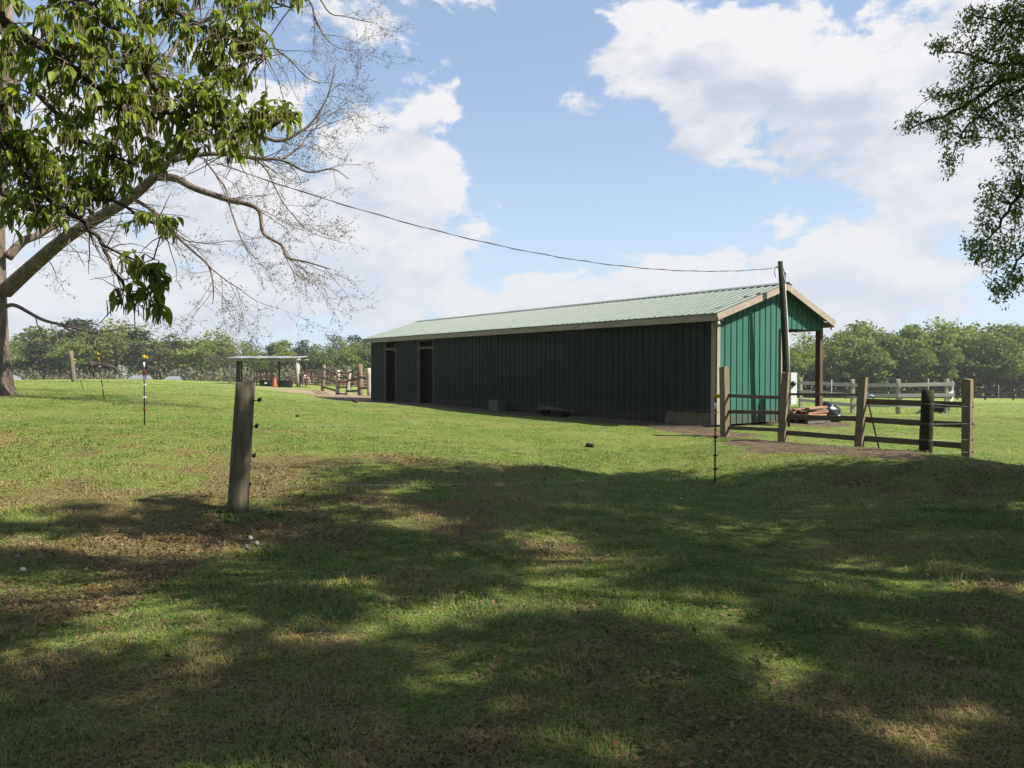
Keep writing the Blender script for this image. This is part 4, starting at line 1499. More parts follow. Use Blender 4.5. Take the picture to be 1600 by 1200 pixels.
TB = Vector((-13.72, 20.0, 0)); TB.z = gz(TB.x, TB.y) - 0.15
bt_ = thing('budding_tree', 'big bare budding tree with thick grey trunk and fine twigs at the left edge', 'tree', TB)
tr_pts = [TB, TB + Vector((-0.02, 0, 0.35)), TB + Vector((-0.08, 0, 1.4)), TB + Vector((-0.10, 0.0, 2.9)), TB + Vector((-0.12, 0.1, 4.4)), TB + Vector((-0.05, 0.2, 6.2)), TB + Vector((0.3, 0.4, 8.6)), TB + Vector((0.2, 0.6, 11.0))]
trunk = MB().tube(tr_pts, [0.68, 0.55, 0.48, 0.45, 0.40, 0.31, 0.20, 0.10], 16, wob=0.04).build('trunk', M['bark'], bt_)
LIMBS = [  # pixel polyline with depth, start and end radius
    ([(8, 455, 20.0), (60, 408, 19.6), (100, 374, 19.3), (150, 342, 19.0), (200, 312, 18.8), (246, 272, 18.6), (262, 250, 18.5)], 0.20, 0.095),
    ([(246, 276, 18.6), (275, 279, 18.5), (301, 293, 18.4), (335, 305, 18.3), (362, 314, 18.2), (383, 318, 18.2), (405, 330, 18.1), (412, 365, 18.0), (440, 383, 18.0), (448, 402, 17.9), (478, 409, 17.9), (515, 420, 17.8)], 0.105, 0.014),
    ([(357, 316, 18.2), (377, 373, 18.0), (395, 400, 18.0), (405, 404, 17.9)], 0.028, 0.008),
    ([(205, 310, 18.8), (240, 330, 18.5), (274, 367, 18.2), (301, 392, 18.0), (326, 416, 18.0), (333, 446, 18.0), (333, 470, 18.0)], 0.055, 0.010),
    ([(326, 416, 18.0), (352, 437, 17.8), (375, 452, 17.7), (400, 470, 17.6), (428, 480, 17.5)], 0.02, 0.005),
    ([(10, 478, 19.9), (26, 478, 19.7), (65, 499, 19.4), (94, 507, 19.2), (130, 516, 19.0), (150, 520, 18.9), (182, 515, 18.8), (215, 512, 18.7)], 0.06, 0.008),
    ([(12, 402, 20.0), (36, 377, 20.3), (65, 364, 20.6), (110, 330, 21.0), (160, 250, 21.5), (220, 160, 22.0), (280, 60, 22.5), (320, -30, 23)], 0.125, 0.045),
    ([(262, 252, 18.5), (330, 240, 18.6), (405, 248, 18.7), (440, 250, 18.8), (482, 269, 18.9), (520, 264, 19.0), (545, 280, 19.0)], 0.07, 0.008),
    ([(262, 250, 18.5), (300, 205, 18.8), (360, 190, 19.2), (430, 220, 19.4), (470, 205, 19.5), (490, 188, 19.6), (512, 150, 19.7), (524, 100, 19.8)], 0.09, 0.008),
    ([(440, 250, 18.8), (470, 228, 19.0), (478, 215, 19.2), (510, 185, 19.4), (556, 150, 19.5)], 0.03, 0.006),
    ([(280, 60, 22.5), (350, 20, 22.5), (415, 50, 22.5), (430, 75, 22.5), (455, 95, 22.5), (478, 120, 22.4), (500, 130, 22.4)], 0.06, 0.008),
    ([(350, 20, 22.5), (430, -20, 22.0), (482, 0, 22.0), (492, 30, 22), (510, 60, 22), (530, 75, 22), (560, 80, 22)], 0.05, 0.006),
    ([(430, -20, 22.0), (490, -10, 22), (515, 20, 22), (540, 26, 22), (585, 36, 22)], 0.04, 0.006),
    ([(400, 248, 18.7), (418, 268, 18.5), (432, 297, 18.4), (445, 320, 18.3), (466, 345, 18.3), (490, 365, 18.2), (540, 380, 18.2)], 0.028, 0.006),
    ([(246, 272, 18.6), (236, 215, 19.0), (215, 150, 19.5), (240, 80, 20.0), (220, 10, 20.5), (240, -60, 21)], 0.10, 0.04),
    ([(320, 250, 18.6), (350, 290, 18.2), (354, 303, 18.2)], 0.03, 0.015),
]
rr = random.Random(21)
limb_mb, twig_mb, fine_mb = MB(), MB(), MB()
buds = []


def fine(p, d, L, r, lev):
    pts, d2 = wander(p, d, L, 4, rr, 0.22, up=0.05)
    fine_mb.tube(pts, [r, r * 0.8, r * 0.65, r * 0.5, r * 0.35], 3, cap=False)
    for q in pts[2:]:
        for _ in range(2):
            buds.append(q + Vector((rr.uniform(-1, 1), rr.uniform(-1, 1), rr.uniform(-1, 1))) * 0.04)
    if lev > 0:
        for k in range(3 if lev > 1 else 2):
            q = pts[rr.randint(1, 4)]
            dd = (d2 + Vector((rr.uniform(-1, 1), rr.uniform(-1, 1), rr.uniform(-1, 1))) * 0.75).normalized()
            fine(q, dd, L * rr.uniform(0.45, 0.75), r * 0.65, lev - 1)


for (pl, ra, rb) in LIMBS:
    P = [at(*q) for q in pl]
    # smooth and roughen the limb line
    Q = []
    for i in range(len(P) - 1):
        p0, p1, p2, p3 = P[max(0, i - 1)], P[i], P[i + 1], P[min(len(P) - 1, i + 2)]
        for s in range(4):
            t_ = s / 4
            Q.append(0.5 * ((2 * p1) + (p2 - p0) * t_ + (2 * p0 - 5 * p1 + 4 * p2 - p3) * t_ ** 2 + (3 * p1 - p0 - 3 * p2 + p3) * t_ ** 3))
    Q.append(P[-1])
    R = [ra + (rb - ra) * (i / (len(Q) - 1)) ** 0.8 for i in range(len(Q))]
    (limb_mb if ra > 0.05 else twig_mb).tube(Q, R, 9 if ra > 0.05 else 6, wob=0.03)
    tot = sum((Q[i + 1] - Q[i]).length for i in range(len(Q) - 1))
    nsub = int(tot * (3.0 if pl[-1][2] < 21 else 1.8))
    for k in range(nsub):
        i = rr.randint(min(len(Q) - 2, int(len(Q) * 0.18)), len(Q) - 2)
        d0 = (Q[i + 1] - Q[i]).normalized()
        dd = (d0 * 0.8 + Vector((rr.uniform(-0.6, 1.0), rr.uniform(-1, 1), rr.uniform(-0.9, 0.75)))).normalized()
        L = rr.uniform(0.5, 1.7) * (0.75 if ra < 0.03 else 1)
        r0 = min(R[i] * 0.5, 0.016)
        pts, d2 = wander(Q[i], dd, L, 6, rr, 0.2, droop=0.03)
        twig_mb.tube(pts, [r0 * (1 - 0.11 * j) for j in range(7)], 4, cap=False)
        for j in range(2, 7):
            for _ in range(1 if rr.random() < 0.75 else 2):
                dv = (d2 + Vector((rr.uniform(-1, 1), rr.uniform(-1, 1), rr.uniform(-1, 1))) * 0.85).normalized()
                fine(pts[j], dv, rr.uniform(0.25, 0.65), 0.0040, 1)
limb_mb.build('limb', M['bark'], bt_)
twig_mb.build('branches', M['twig'], bt_, kind='stuff')
fine_mb.build('twigs', M['twig'], bt_, kind='stuff')
bp = np.array([tuple(b) for b in buds])
n = len(bp)
v, f = leaf_quads(bp, rand_unit(n), rand_unit(n), rng.uniform(0.025, 0.055, n), rng.uniform(0.014, 0.03, n))
link('buds', np_mesh('buds', v - np.array(TB), f, 4, M['bud'], np.repeat(rng.random(n), 4)), bt_, 'stuff')


# ------------------------------------------------------------------ near tree with big drooping leaves, branches reach in from the upper left
NTB = Vector((-8.6, 4.6, 0)); NTB.z = gz(NTB.x, NTB.y) - 0.1
nt = thing('broadleaf_tree', 'near tree with large drooping spring leaves hanging in from the upper left', 'tree', NTB)
tp = [NTB, NTB + Vector((0, 0, 0.4)), NTB + Vector((0.1, 0, 2.4)), NTB + Vector((0.2, 0.1, 4.6)), NTB + Vector((0.3, 0.2, 7.0)), NTB + Vector((0.2, 0.4, 9.5))]
MB().tube(tp, [0.42, 0.32, 0.27, 0.24, 0.17, 0.08], 12, wob=0.04).build('trunk', M['bark_dark'], nt)
NB = [
    ([(tp[3])], [(-120, -60, 5.6), (0, 32, 5.8), (50, 62, 5.9), (100, 95, 6.0), (140, 127, 6.1), (200, 160, 6.2), (270, 178, 6.3), (350, 197, 6.4), (425, 200, 6.5)], 0.055, 0.008),
    ([(tp[3])], [(-60, -140, 6.6), (100, -20, 6.5), (170, 35, 6.4), (207, 85, 6.4), (225, 107, 6.3), (245, 140, 6.3), (300, 185, 6.2), (365, 235, 6.2)], 0.05, 0.007),
    ([(tp[2])], [(-120, 120, 5.8), (0, 220, 5.9), (27, 252, 6.0), (78, 312, 6.0), (94, 326, 6.0), (127, 343, 6.0), (156, 380, 6.0), (182, 429, 5.95), (208, 464, 5.9)], 0.045, 0.008),
    ([(tp[3])], [(-40, -180, 7.0), (150, -60, 7.0), (260, 10, 7.0), (330, 45, 6.9), (400, 70, 6.9), (416, 90, 6.9)], 0.045, 0.007),
    ([(tp[3])], [(100, -120, 7.4), (300, -50, 7.4), (400, -10, 7.4), (455, 12, 7.4)], 0.04, 0.007),
    ([(tp[2])], [(-100, 250, 6.6), (0, 300, 6.5), (50, 330, 6.5), (100, 330, 6.4), (160, 310, 6.4), (230, 345, 6.3), (270, 360, 6.2)], 0.035, 0.007),
    ([(tp[3])], [(-50, 60, 7.4), (60, 150, 7.3), (130, 220, 7.2), (190, 250, 7.1), (250, 255, 7.0)], 0.04, 0.007),
]
nodes = []
brm = MB()
for (st, pl, ra, rb) in NB:
    P = [Vector(s) for s in st] + [at(*q) for q in pl]
    Q = []
    for i in range(len(P) - 1):
        p0, p1, p2, p3 = P[max(0, i - 1)], P[i], P[i + 1], P[min(len(P) - 1, i + 2)]
        for s in range(4):
            t_ = s / 4
            q = 0.5 * ((2 * p1) + (p2 - p0) * t_ + (2 * p0 - 5 * p1 + 4 * p2 - p3) * t_ ** 2 + (3 * p1 - p0 - 3 * p2 + p3) * t_ ** 3)
            Q.append(q + Vector((rr.uniform(-1, 1), rr.uniform(-1, 1), rr.uniform(-1, 1))) * 0.012)
    Q.append(P[-1])
    R = [ra + (rb - ra) * (i / (len(Q) - 1)) ** 0.9 for i in range(len(Q))]
    MB().tube(Q, R, 8, wob=0.05).build('branch', M['bark_dark'], nt)
    nodes += Q[4:]
drop = [at(150, 372, 6.0), at(160, 395, 6.0), at(172, 402, 6.0), at(205, 455, 5.95), at(225, 465, 5.9), at(248, 470, 5.9), at(235, 430, 5.95), at(200, 412, 6.0), at(240, 405, 6.0)]
MB().tube([at(156, 380, 6.0), at(185, 395, 5.98), at(215, 408, 5.95), at(240, 425, 5.92), at(250, 450, 5.9)], [0.012, 0.01, 0.008, 0.006, 0.004], 6).build('branch', M['bark_dark'], nt)
nodes += drop[3:]
NE = [(60, 55, 95, 80, 46), (190, 40, 105, 72, 46), (310, 28, 95, 50, 30), (400, 12, 60, 26, 11), (448, 4, 24, 14, 4), (50, 170, 85, 95, 44), (170, 155, 90, 85, 46),
      (280, 125, 80, 75, 38), (350, 118, 52, 62, 26), (398, 78, 22, 28, 7), (330, 195, 85, 50, 28), (415, 178, 35, 22, 7), (452, 190, 18, 16, 4), (380, 232, 42, 26, 9),
      (230, 225, 65, 38, 15), (120, 250, 85, 50, 22), (35, 265, 50, 60, 16), (105, 300, 65, 42, 20), (30, 340, 35, 25, 6), (165, 290, 45, 32, 12), (232, 266, 28, 24, 6), (60, 330, 40, 30, 8),
      (222, 352, 24, 16, 3), (262, 358, 20, 16, 3), (203, 408, 18, 16, 2), (232, 426, 28, 18, 5), (254, 448, 15, 22, 4), (212, 474, 26, 14, 4), (185, 478, 14, 9, 2), (247, 488, 12, 18, 3)]
node_np = np.array([tuple(q) for q in nodes])
leaves = []      # (pos, axis, normal, length, width)
catk = []
for (ex, ey, hw, hh, cnt) in NE:
    for _ in range(int(cnt * 1.75)):
        a, q = rr.uniform(0, 2 * PI), math.sqrt(rr.random())
        px, py = ex + hw * q * math.cos(a), ey + hh * q * math.sin(a) - 10
        Y = rr.uniform(5.4, 7.6) if ey < 330 else rr.uniform(5.7, 6.1)
        best = None
        for _t in range(7 if ey < 330 else 2):
            Yc = rr.uniform(5.4, 7.6) if ey < 330 else rr.uniform(5.7, 6.1)
            pc = at(px, py, Yc)
            d2 = ((node_np - np.array(pc)) ** 2).sum(1)
            jn = int(np.argmin(d2))
            if best is None or d2[jn] < best[0]:
                best = (d2[jn], pc, nodes[jn])
        p, q0 = best[1], best[2]
        if best[0] > 0.5:
            continue
        mid = q0.lerp(p, 0.55) + Vector((rr.uniform(-.04, .04), rr.uniform(-.04, .04), 0.05))
        brm.tube([q0, mid, p], [0.0065, 0.005, 0.0035], 4, cap=False)
        dirv = (p - mid).normalized()
        nl = rr.randint(5, 8)
        a0 = rr.uniform(0, 6.28)
        for k in range(nl):
            an = a0 + k * 2.4
            rad = Vector((math.cos(an), math.sin(an), 0))
            ax = (rad * rr.uniform(0.35, 0.95) + dirv * 0.25 + Vector((0, 0, -rr.uniform(0.1, 1.0)))).normalized()
            nrm = (rad * 0.6 + Vector((0, 0, 0.8)) + Vector((rr.uniform(-1, 1), rr.uniform(-1, 1), rr.uniform(-1, 1))) * 0.35).normalized()
            L = rr.choice((rr.uniform(0.035, 0.08), rr.uniform(0.07, 0.15))) * rr.uniform(0.8, 1.1)
            leaves.append((p + dirv * rr.uniform(-0.10, 0.03), ax, nrm, L, L * rr.uniform(0.32, 0.54)))
        if rr.random() < 0.75:
            for k in range(rr.randint(2, 5)):
                c = p + Vector((rr.uniform(-.04, .04), rr.uniform(-.04, .04), -0.01))
                catk.append((c, c + Vector((rr.uniform(-.02, .02), rr.uniform(-.02, .02), -rr.uniform(0.06, 0.13)))))
for _ in range(260):
    q0 = nodes[rr.randrange(len(nodes))]
    d = Vector((rr.uniform(-1, 1), rr.uniform(-0.6, 0.6), rr.uniform(-1, 0.7))).normalized()
    pts, _d = wander(q0, d, rr.uniform(0.2, 0.6), 4, rr, 0.3)
    brm.tube(pts, [0.006, 0.005, 0.004, 0.003, 0.002], 4, cap=False)
brm.build('twigs', M['bark'], nt, kind='stuff')


def leaf_template(curl, fold, tone):
    """unit leaf along +x, face +z: pointed blade folded along the midrib and drooping"""
    vs = []
    prof = [(0.0, 0.02), (0.22, 0.72), (0.48, 1.0), (0.75, 0.66), (1.0, 0.0)]
    for (x, w) in prof:
        z = -curl * x * x
        vs.append((x, 0, z))
        if 0 < w and x < 1.0:
            vs.append((x, 0.5 * w, z + fold * w * 0.5)); vs.append((x, -0.5 * w, z + fold * w * 0.5))
    # indices: station i -> 3i mid,3i+1 left,3i+2 right ; tip is 12
    fs = []
    for i in range(3):
        fs += [(3 * i, 3 * i + 3, 3 * i + 4, 3 * i + 1), (3 * i, 3 * i + 2, 3 * i + 5, 3 * i + 3)]
    fs += [(9, 12, 10), (9, 11, 12)]
    return vs, fs


TEMPL = [leaf_template(0.25, 0.35, 0), leaf_template(0.1, 0.5, 0), leaf_template(0.4, 0.25, 0)]
leaf_me = []
for k, (vs, fs) in enumerate(TEMPL):
    me = bpy.data.meshes.new('leaf')
    me.from_pydata(vs, [], fs)
    me.materials.append(M['leaf'])
    me.polygons.foreach_set('use_smooth', [True] * len(fs))
    leaf_me.append(me)


def leaf_matrix(p, ax, nrm, L, Wd):
    x = ax.normalized()
    y = nrm.cross(x).normalized()
    z = x.cross(y)
    m = Matrix(((x.x * L, y.x * Wd, z.x * L, p.x), (x.y * L, y.y * Wd, z.y * L, p.y), (x.z * L, y.z * Wd, z.z * L, p.z), (0, 0, 0, 1)))
    return m


def inframe(p, mx=0, my=0):
    if p.y < 0.3:
        return False
    q = CR.transposed() @ (Vector(p) - Vector((0, 0, CAMZ)))
    if q.z > -0.1:
        return False
    px, py = 800 + F * q.x / -q.z, 600 - F * q.y / -q.z
    return -mx < px < 1600 + mx and -my < py < 1200 + my


order = sorted(range(len(leaves)), key=lambda i: (0 if inframe(leaves[i][0]) else 1, leaves[i][0].y - 14 * leaves[i][3]))
chosen = set(order[:296])
sv, sf, st = [], [], []
for i, (p, ax, nrm, L, Wd) in enumerate(leaves):
    m = leaf_matrix(p - NTB, ax, nrm, L, Wd)
    k = i % 3
    if i in chosen:
        o = bpy.data.objects.new('leaf', leaf_me[k])
        COL.objects.link(o)
        o.parent = nt
        o.matrix_local = m
    else:
        o_ = len(sv)
        tn = rr.random()
        for v in TEMPL[k][0]:
            sv.append(tuple(m @ Vector(v))); st.append(tn)
        for f_ in TEMPL[k][1]:
            sf.append(tuple(q + o_ for q in f_))
me = bpy.data.meshes.new('foliage')
me.from_pydata(sv, [], sf)
a_ = me.attributes.new('tone', 'FLOAT', 'POINT'); a_.data.foreach_set('value', st)
me.materials.append(M['leaf'])
link('foliage', me, nt, 'stuff')
mb = MB()
for (a, b) in catk:
    mb.tube([a, a.lerp(b, 0.5) + Vector((0.004, 0, 0)), b], [0.003, 0.005, 0.003], 4, cap=False)
mb.build('catkins', M['catkin'], nt, kind='stuff')


# ------------------------------------------------------------------ small leaved oak reaching in from the right
def leaf_cloud(anchors, per, rad, size, mat, name, parent, org, flat=0.7, droop=0.0, asp=0.5):
    n = len(anchors) * per
    base = np.repeat(np.array([tuple(a) for a in anchors]), per, axis=0)
    off = rand_unit(n) * (rng.random((n, 1)) ** 0.5) * rad * np.array([1, 1, flat])
    ax = rand_unit(n) + np.array([0, 0, -droop])
    ax /= np.linalg.norm(ax, axis=1)[:, None]
    nn = rand_unit(n) + np.array([0, 0, 0.6])
    nn /= np.linalg.norm(nn, axis=1)[:, None]
    L = size * rng.uniform(0.6, 1.4, n)
    v, f = leaf_quads(base + off, ax, nn, L, L * asp * rng.uniform(0.7, 1.3, n), 0.12)
    return link(name, np_mesh(name, v - np.array(tuple(org)), f, 4, mat, np.repeat(rng.random(n), 4)), parent, 'stuff')


OB = Vector((10.2, 8.2, 0)); OB.z = gz(OB.x, OB.y) - 0.1
oak = thing('oak_tree', 'tall oak with small fine leaves whose branches hang in at the right edge', 'tree', OB)
otp = [OB, OB + Vector((0, 0, 0.5)), OB + Vector((-0.05, 0, 2.5)), OB + Vector((-0.2, 0.1, 4.6)), OB + Vector((-0.3, 0.2, 7.5)), OB + Vector((-0.1, 0.2, 11))]
MB().tube(otp, [0.5, 0.36, 0.30, 0.27, 0.18, 0.07], 12, wob=0.04).build('trunk', M['bark_dark'], oak)
OBR = [([otp[4]], [(1750, -10, 9.0), (1640, 30, 9.0), (1580, 35, 9.1), (1520, 25, 9.2)], 0.05, 0.006),
       ([otp[3]], [(1760, 90, 9.0), (1640, 110, 9.0), (1560, 130, 9.1), (1490, 175, 9.2), (1440, 192, 9.2), (1408, 204, 9.2)], 0.05, 0.004),
       ([otp[3]], [(1640, 100, 9.2), (1560, 100, 9.3), (1500, 85, 9.3), (1462, 78, 9.3)], 0.03, 0.004),
       ([otp[3]], [(1640, 120, 8.8), (1550, 160, 8.8), (1505, 205, 8.8), (1482, 260, 8.8)], 0.03, 0.004),
       ([otp[3]], [(1720, 220, 8.8), (1600, 295, 8.8), (1575, 330, 8.8), (1545, 375, 8.8), (1515, 400, 8.8)], 0.035, 0.004),
       ([otp[2]], [(1740, 330, 8.6), (1630, 370, 8.6), (1590, 410, 8.6), (1570, 455, 8.6)], 0.03, 0.004),
       ([otp[3]], [(1560, 130, 9.1), (1500, 145, 9.2), (1456, 152, 9.2)], 0.015, 0.003)]
onodes = []
for (st_, pl, ra, rb) in OBR:
    P = [Vector(s) for s in st_] + [at(*q) for q in pl]
    if pl[0][0] < 1600:
        P = P[1:]
    Q = []
    for i in range(len(P) - 1):
        for s in range(4):
            Q.append(P[i].lerp(P[i + 1], s / 4) + Vector((rr.uniform(-1, 1), rr.uniform(-1, 1), rr.uniform(-1, 1))) * 0.02)
    Q.append(P[-1])
    MB().tube(Q, [ra + (rb - ra) * i / (len(Q) - 1) for i in range(len(Q))], 7).build('branch', M['bark_dark'], oak)
    onodes += Q[3:]
OE = [(1522, 28, 20, 16, 10), (1560, 45, 40, 34, 36), (1590, 20, 30, 30, 30), (1508, 60, 20, 14, 7), (1474, 84, 20, 14, 9), (1462, 76, 9, 8, 2), (1540, 100, 45, 28, 40), (1590, 90, 30, 40, 42),
      (1466, 150, 19, 13, 10), (1440, 194, 36, 13, 16), (1412, 203, 8, 6, 2), (1500, 150, 26, 24, 20), (1545, 155, 45, 34, 48), (1590, 150, 25, 40, 34), (1495, 200, 22, 28, 18),
      (1484, 248, 12, 26, 9), (1520, 205, 22, 22, 12), (1570, 205, 25, 22, 16), (1592, 225, 12, 18, 6), (1582, 262, 20, 20, 10), (1560, 310, 26, 28, 22), (1588, 320, 18, 40, 22),
      (1540, 350, 18, 18, 10), (1522, 392, 18, 18, 12), (1548, 400, 24, 24, 18), (1585, 390, 18, 26, 12), (1570, 440, 22, 26, 14), (1592, 445, 14, 26, 9), (1565, 468, 14, 10, 4)]
anch = []
om = MB()
onp = np.array([tuple(q) for q in onodes])
for (ex, ey, hw, hh, cnt) in OE:
    for _ in range(cnt):
        a, q = rr.uniform(0, 2 * PI), math.sqrt(rr.random())
        best = None
        for _t in range(5):
            pc = at(ex + hw * q * math.cos(a), ey + hh * q * math.sin(a) - 4, rr.uniform(8.4, 9.8))
            dd_ = ((onp - np.array(pc)) ** 2).sum(1)
            jn = int(np.argmin(dd_))
            if best is None or dd_[jn] < best[0]:
                best = (dd_[jn], pc, onodes[jn])
        p, q0 = best[1], best[2]
        if best[0] > 0.30:
            q0 = p + Vector((0.12, 0.0, 0.10))
        om.tube([q0, q0.lerp(p, 0.5) + Vector((0, 0, 0.03)), p], [0.006, 0.004, 0.003], 3, cap=False)
        anch.append(p)
leaf_cloud(anch, 24, 0.105, 0.050, M['oakleaf'], 'foliage', oak, OB, 1.0, 0.6, 0.38)
# the rest of the crown, beside and above the picture
anch = []
while len(anch) < 420:
    p = OB + Vector((rr.uniform(-4.6, 4.6), rr.uniform(-4.6, 4.6), rr.uniform(2.8, 12)))
    e = ((p.x - OB.x) / 4.6) ** 2 + ((p.y - OB.y) / 4.6) ** 2 + ((p.z - 7) / 5) ** 2
    if e < 1 and not inframe(p, 90, 90) and p.y + 0.22 * p.z < 11.0:
        anch.append(p)
        q0 = otp[2].lerp(otp[4], min(1, max(0, (p.z - 3.5) / 6)))
        if len(anch) % 4 == 0:
            om.tube([q0, q0.lerp(p, 0.5) + Vector((0, 0, 0.3)), p], [0.05, 0.03, 0.008], 5, cap=False)
om.build('twigs', M['bark_dark'], oak, kind='stuff')
leaf_cloud(anch, 90, 0.62, 0.12, M['oakleaf'], 'upper_foliage', oak, OB, 0.8, 0.2, 0.5)

# ------------------------------------------------------------------ shade tree standing behind the camera; its broken crown throws the dappled shade
SB = Vector((12.0, 2.6, 0)); SB.z = gz(SB.x, SB.y) - 0.1
shade = thing('shade_tree', 'wide spreading shade tree standing behind the photographer, its dappled shade lying on the lawn', 'tree', SB)
stp = [SB, SB + Vector((0, 0, 0.5)), SB + Vector((0.1, 0.1, 3.0)), SB + Vector((0, 0.3, 5.0)), SB + Vector((-0.2, 0.8, 8.0)), SB + Vector((-0.2, 1.0, 11))]
MB().tube(stp, [0.65, 0.46, 0.40, 0.34, 0.2, 0.08], 12, wob=0.04).build('trunk', M['bark_dark'], shade)
EDGE = ([-200, 0, 60, 130, 200, 260, 330, 400, 500, 600, 700, 900, 1100, 1250, 1440, 1600, 1900], [800, 800, 792, 778, 762, 760, 768, 772, 752, 737, 724, 727, 733, 736, 728, 724, 724])
SUNNY = [(160, 845, 190, 26, .8), (90, 925, 190, 34, .95), (330, 880, 120, 18, .5), (340, 975, 150, 24, .6), (640, 800, 130, 22, .5), (560, 775, 80, 14, .5), (800, 950, 110, 40, .85),
         (620, 965, 120, 30, .85), (560, 1010, 120, 26, .4), (930, 950, 120, 26, .7), (720, 905, 120, 20, .5), (1420, 905, 130, 30, .95), (1480, 930, 80, 22, .8), (1430, 775, 90, 14, .7), (1340, 790, 80, 12, .55),
         (1240, 800, 60, 10, .4), (1560, 815, 50, 14, .6), (1160, 850, 120, 22, .35), (280, 1150, 40, 30, .3), (1000, 960, 60, 30, .5), (50, 1000, 100, 24, .4)]
anch = []
tries = 0
tan_el = math.tan(SUN_EL)
while len(anch) < 1150 and tries < 120000:
    tries += 1
    gx_, gy_ = rr.uniform(-8.5, 13), rr.uniform(0.3, 12.5)
    g = gz(gx_, gy_)
    q = CR.transposed() @ (Vector((gx_, gy_, g)) - Vector((0, 0, CAMZ)))
    px, py = 800 + F * q.x / -q.z, 600 - F * q.y / -q.z
    if py < np.interp(px, *EDGE) + 700 / (gy_ ** 2.0 + 8):
        continue
    k = 0.0
    for (sx, sy, hw, hh, w) in SUNNY:
        e = math.hypot((px - sx) / hw, (py - sy) / hh)
        if e < 1.25:
            k = max(k, w * min(1, (1.35 - e) / 0.5))
    if rr.random() < k * 0.95 or vnoise(np.array([gx_]), np.array([gy_]), 0.8, 3, 12)[0] > 0.62 + 0.25 * (py > 990):
        continue
    h = rr.uniform(6.5, 14.0)
    p = Vector((gx_ + SUN_AZ.x * h / tan_el, gy_ + SUN_AZ.y * h / tan_el, g + h))
    if inframe(p, 50, 55) or p.z < 4.3:
        continue
    if (p.x - SB.x) ** 2 + (p.y - SB.y - 1) ** 2 > 13.5 ** 2:
        continue
    anch.append(p)
sm = MB()
lim = []
for k in range(7):
    a = 2 * PI * k / 7 + 0.3
    d = Vector((math.cos(a) * 0.9, math.sin(a) * 0.75, 0.62)).normalized()
    pts, _ = wander(stp[2].lerp(stp[3], k / 9), d, 8.0, 8, rr, 0.14, droop=0.03)
    if any(inframe(p, 10, 10) for p in pts):
        continue
    MB().tube(pts, [0.13 - 0.014 * j for j in range(9)], 8).build('limb', M['bark_dark'], shade)
    lim += pts[2:]
lim += stp[3:]
lnp = np.array([tuple(q) for q in lim])
for p in anch:
    q0 = lim[int(np.argmin(((lnp - np.array(p)) ** 2).sum(1)))]
    if not inframe(q0.lerp(p, 0.5)):
        sm.tube([q0, q0.lerp(p, 0.5) + Vector((0, 0, 0.2)), p], [0.016, 0.012, 0.006], 4, cap=False)
sm.build('branches', M['bark_dark'], shade, kind='stuff')
leaf_cloud(anch, 170, 0.35, 0.125, M['shadeleaf'], 'foliage', shade, SB, 0.7, 0.2, 0.6)

# ------------------------------------------------------------------ grass
gmat, t = new_mat('grass_blades')
tone = t.new('ShaderNodeAttribute', attribute_name='tone').outputs['Fac']
cr = t.new('ShaderNodeValToRGB')
stops = [(0.0, (0.065, 0.133, 0.018)), (0.30, (0.121, 0.206, 0.033)), (0.55, (0.209, 0.247, 0.057)), (0.78, (0.278, 0.218, 0.090)), (1.0, (0.272, 0.181, 0.102))]
els = cr.color_ramp.elements
els[0].position, els[0].color = 0, (*stops[0][1], 1)
els[1].position, els[1].color = 1, (*stops[-1][1], 1)
for p_, c_ in stops[1:-1]:
    e = els.new(p_); e.color = (*c_, 1)
t.l.new(tone, cr.inputs[0])
t.l.new(cr.outputs[0], t.b.inputs['Base Color'])
t.b.inputs['Roughness'].default_value = 0.6
t.b.inputs['Specular IOR Level'].default_value = 0.25
tr = t.new('ShaderNodeBsdfTranslucent')
t.l.new(cr.outputs[0], tr.inputs[0])
ms = t.new('ShaderNodeMixShader'); ms.inputs[0].default_value = 0.3
t.l.new(t.b.outputs[0], ms.inputs[1]); t.l.new(tr.outputs[0], ms.inputs[2]); t.l.new(ms.outputs[0], t.out.inputs[0])


def wedge(n, ya, yb, margin=1.0):
    y = np.sqrt(rng.uniform(ya * ya, yb * yb, n))
    x = rng.uniform(-1, 1, n) * (0.70 * y + margin)
    return x, y


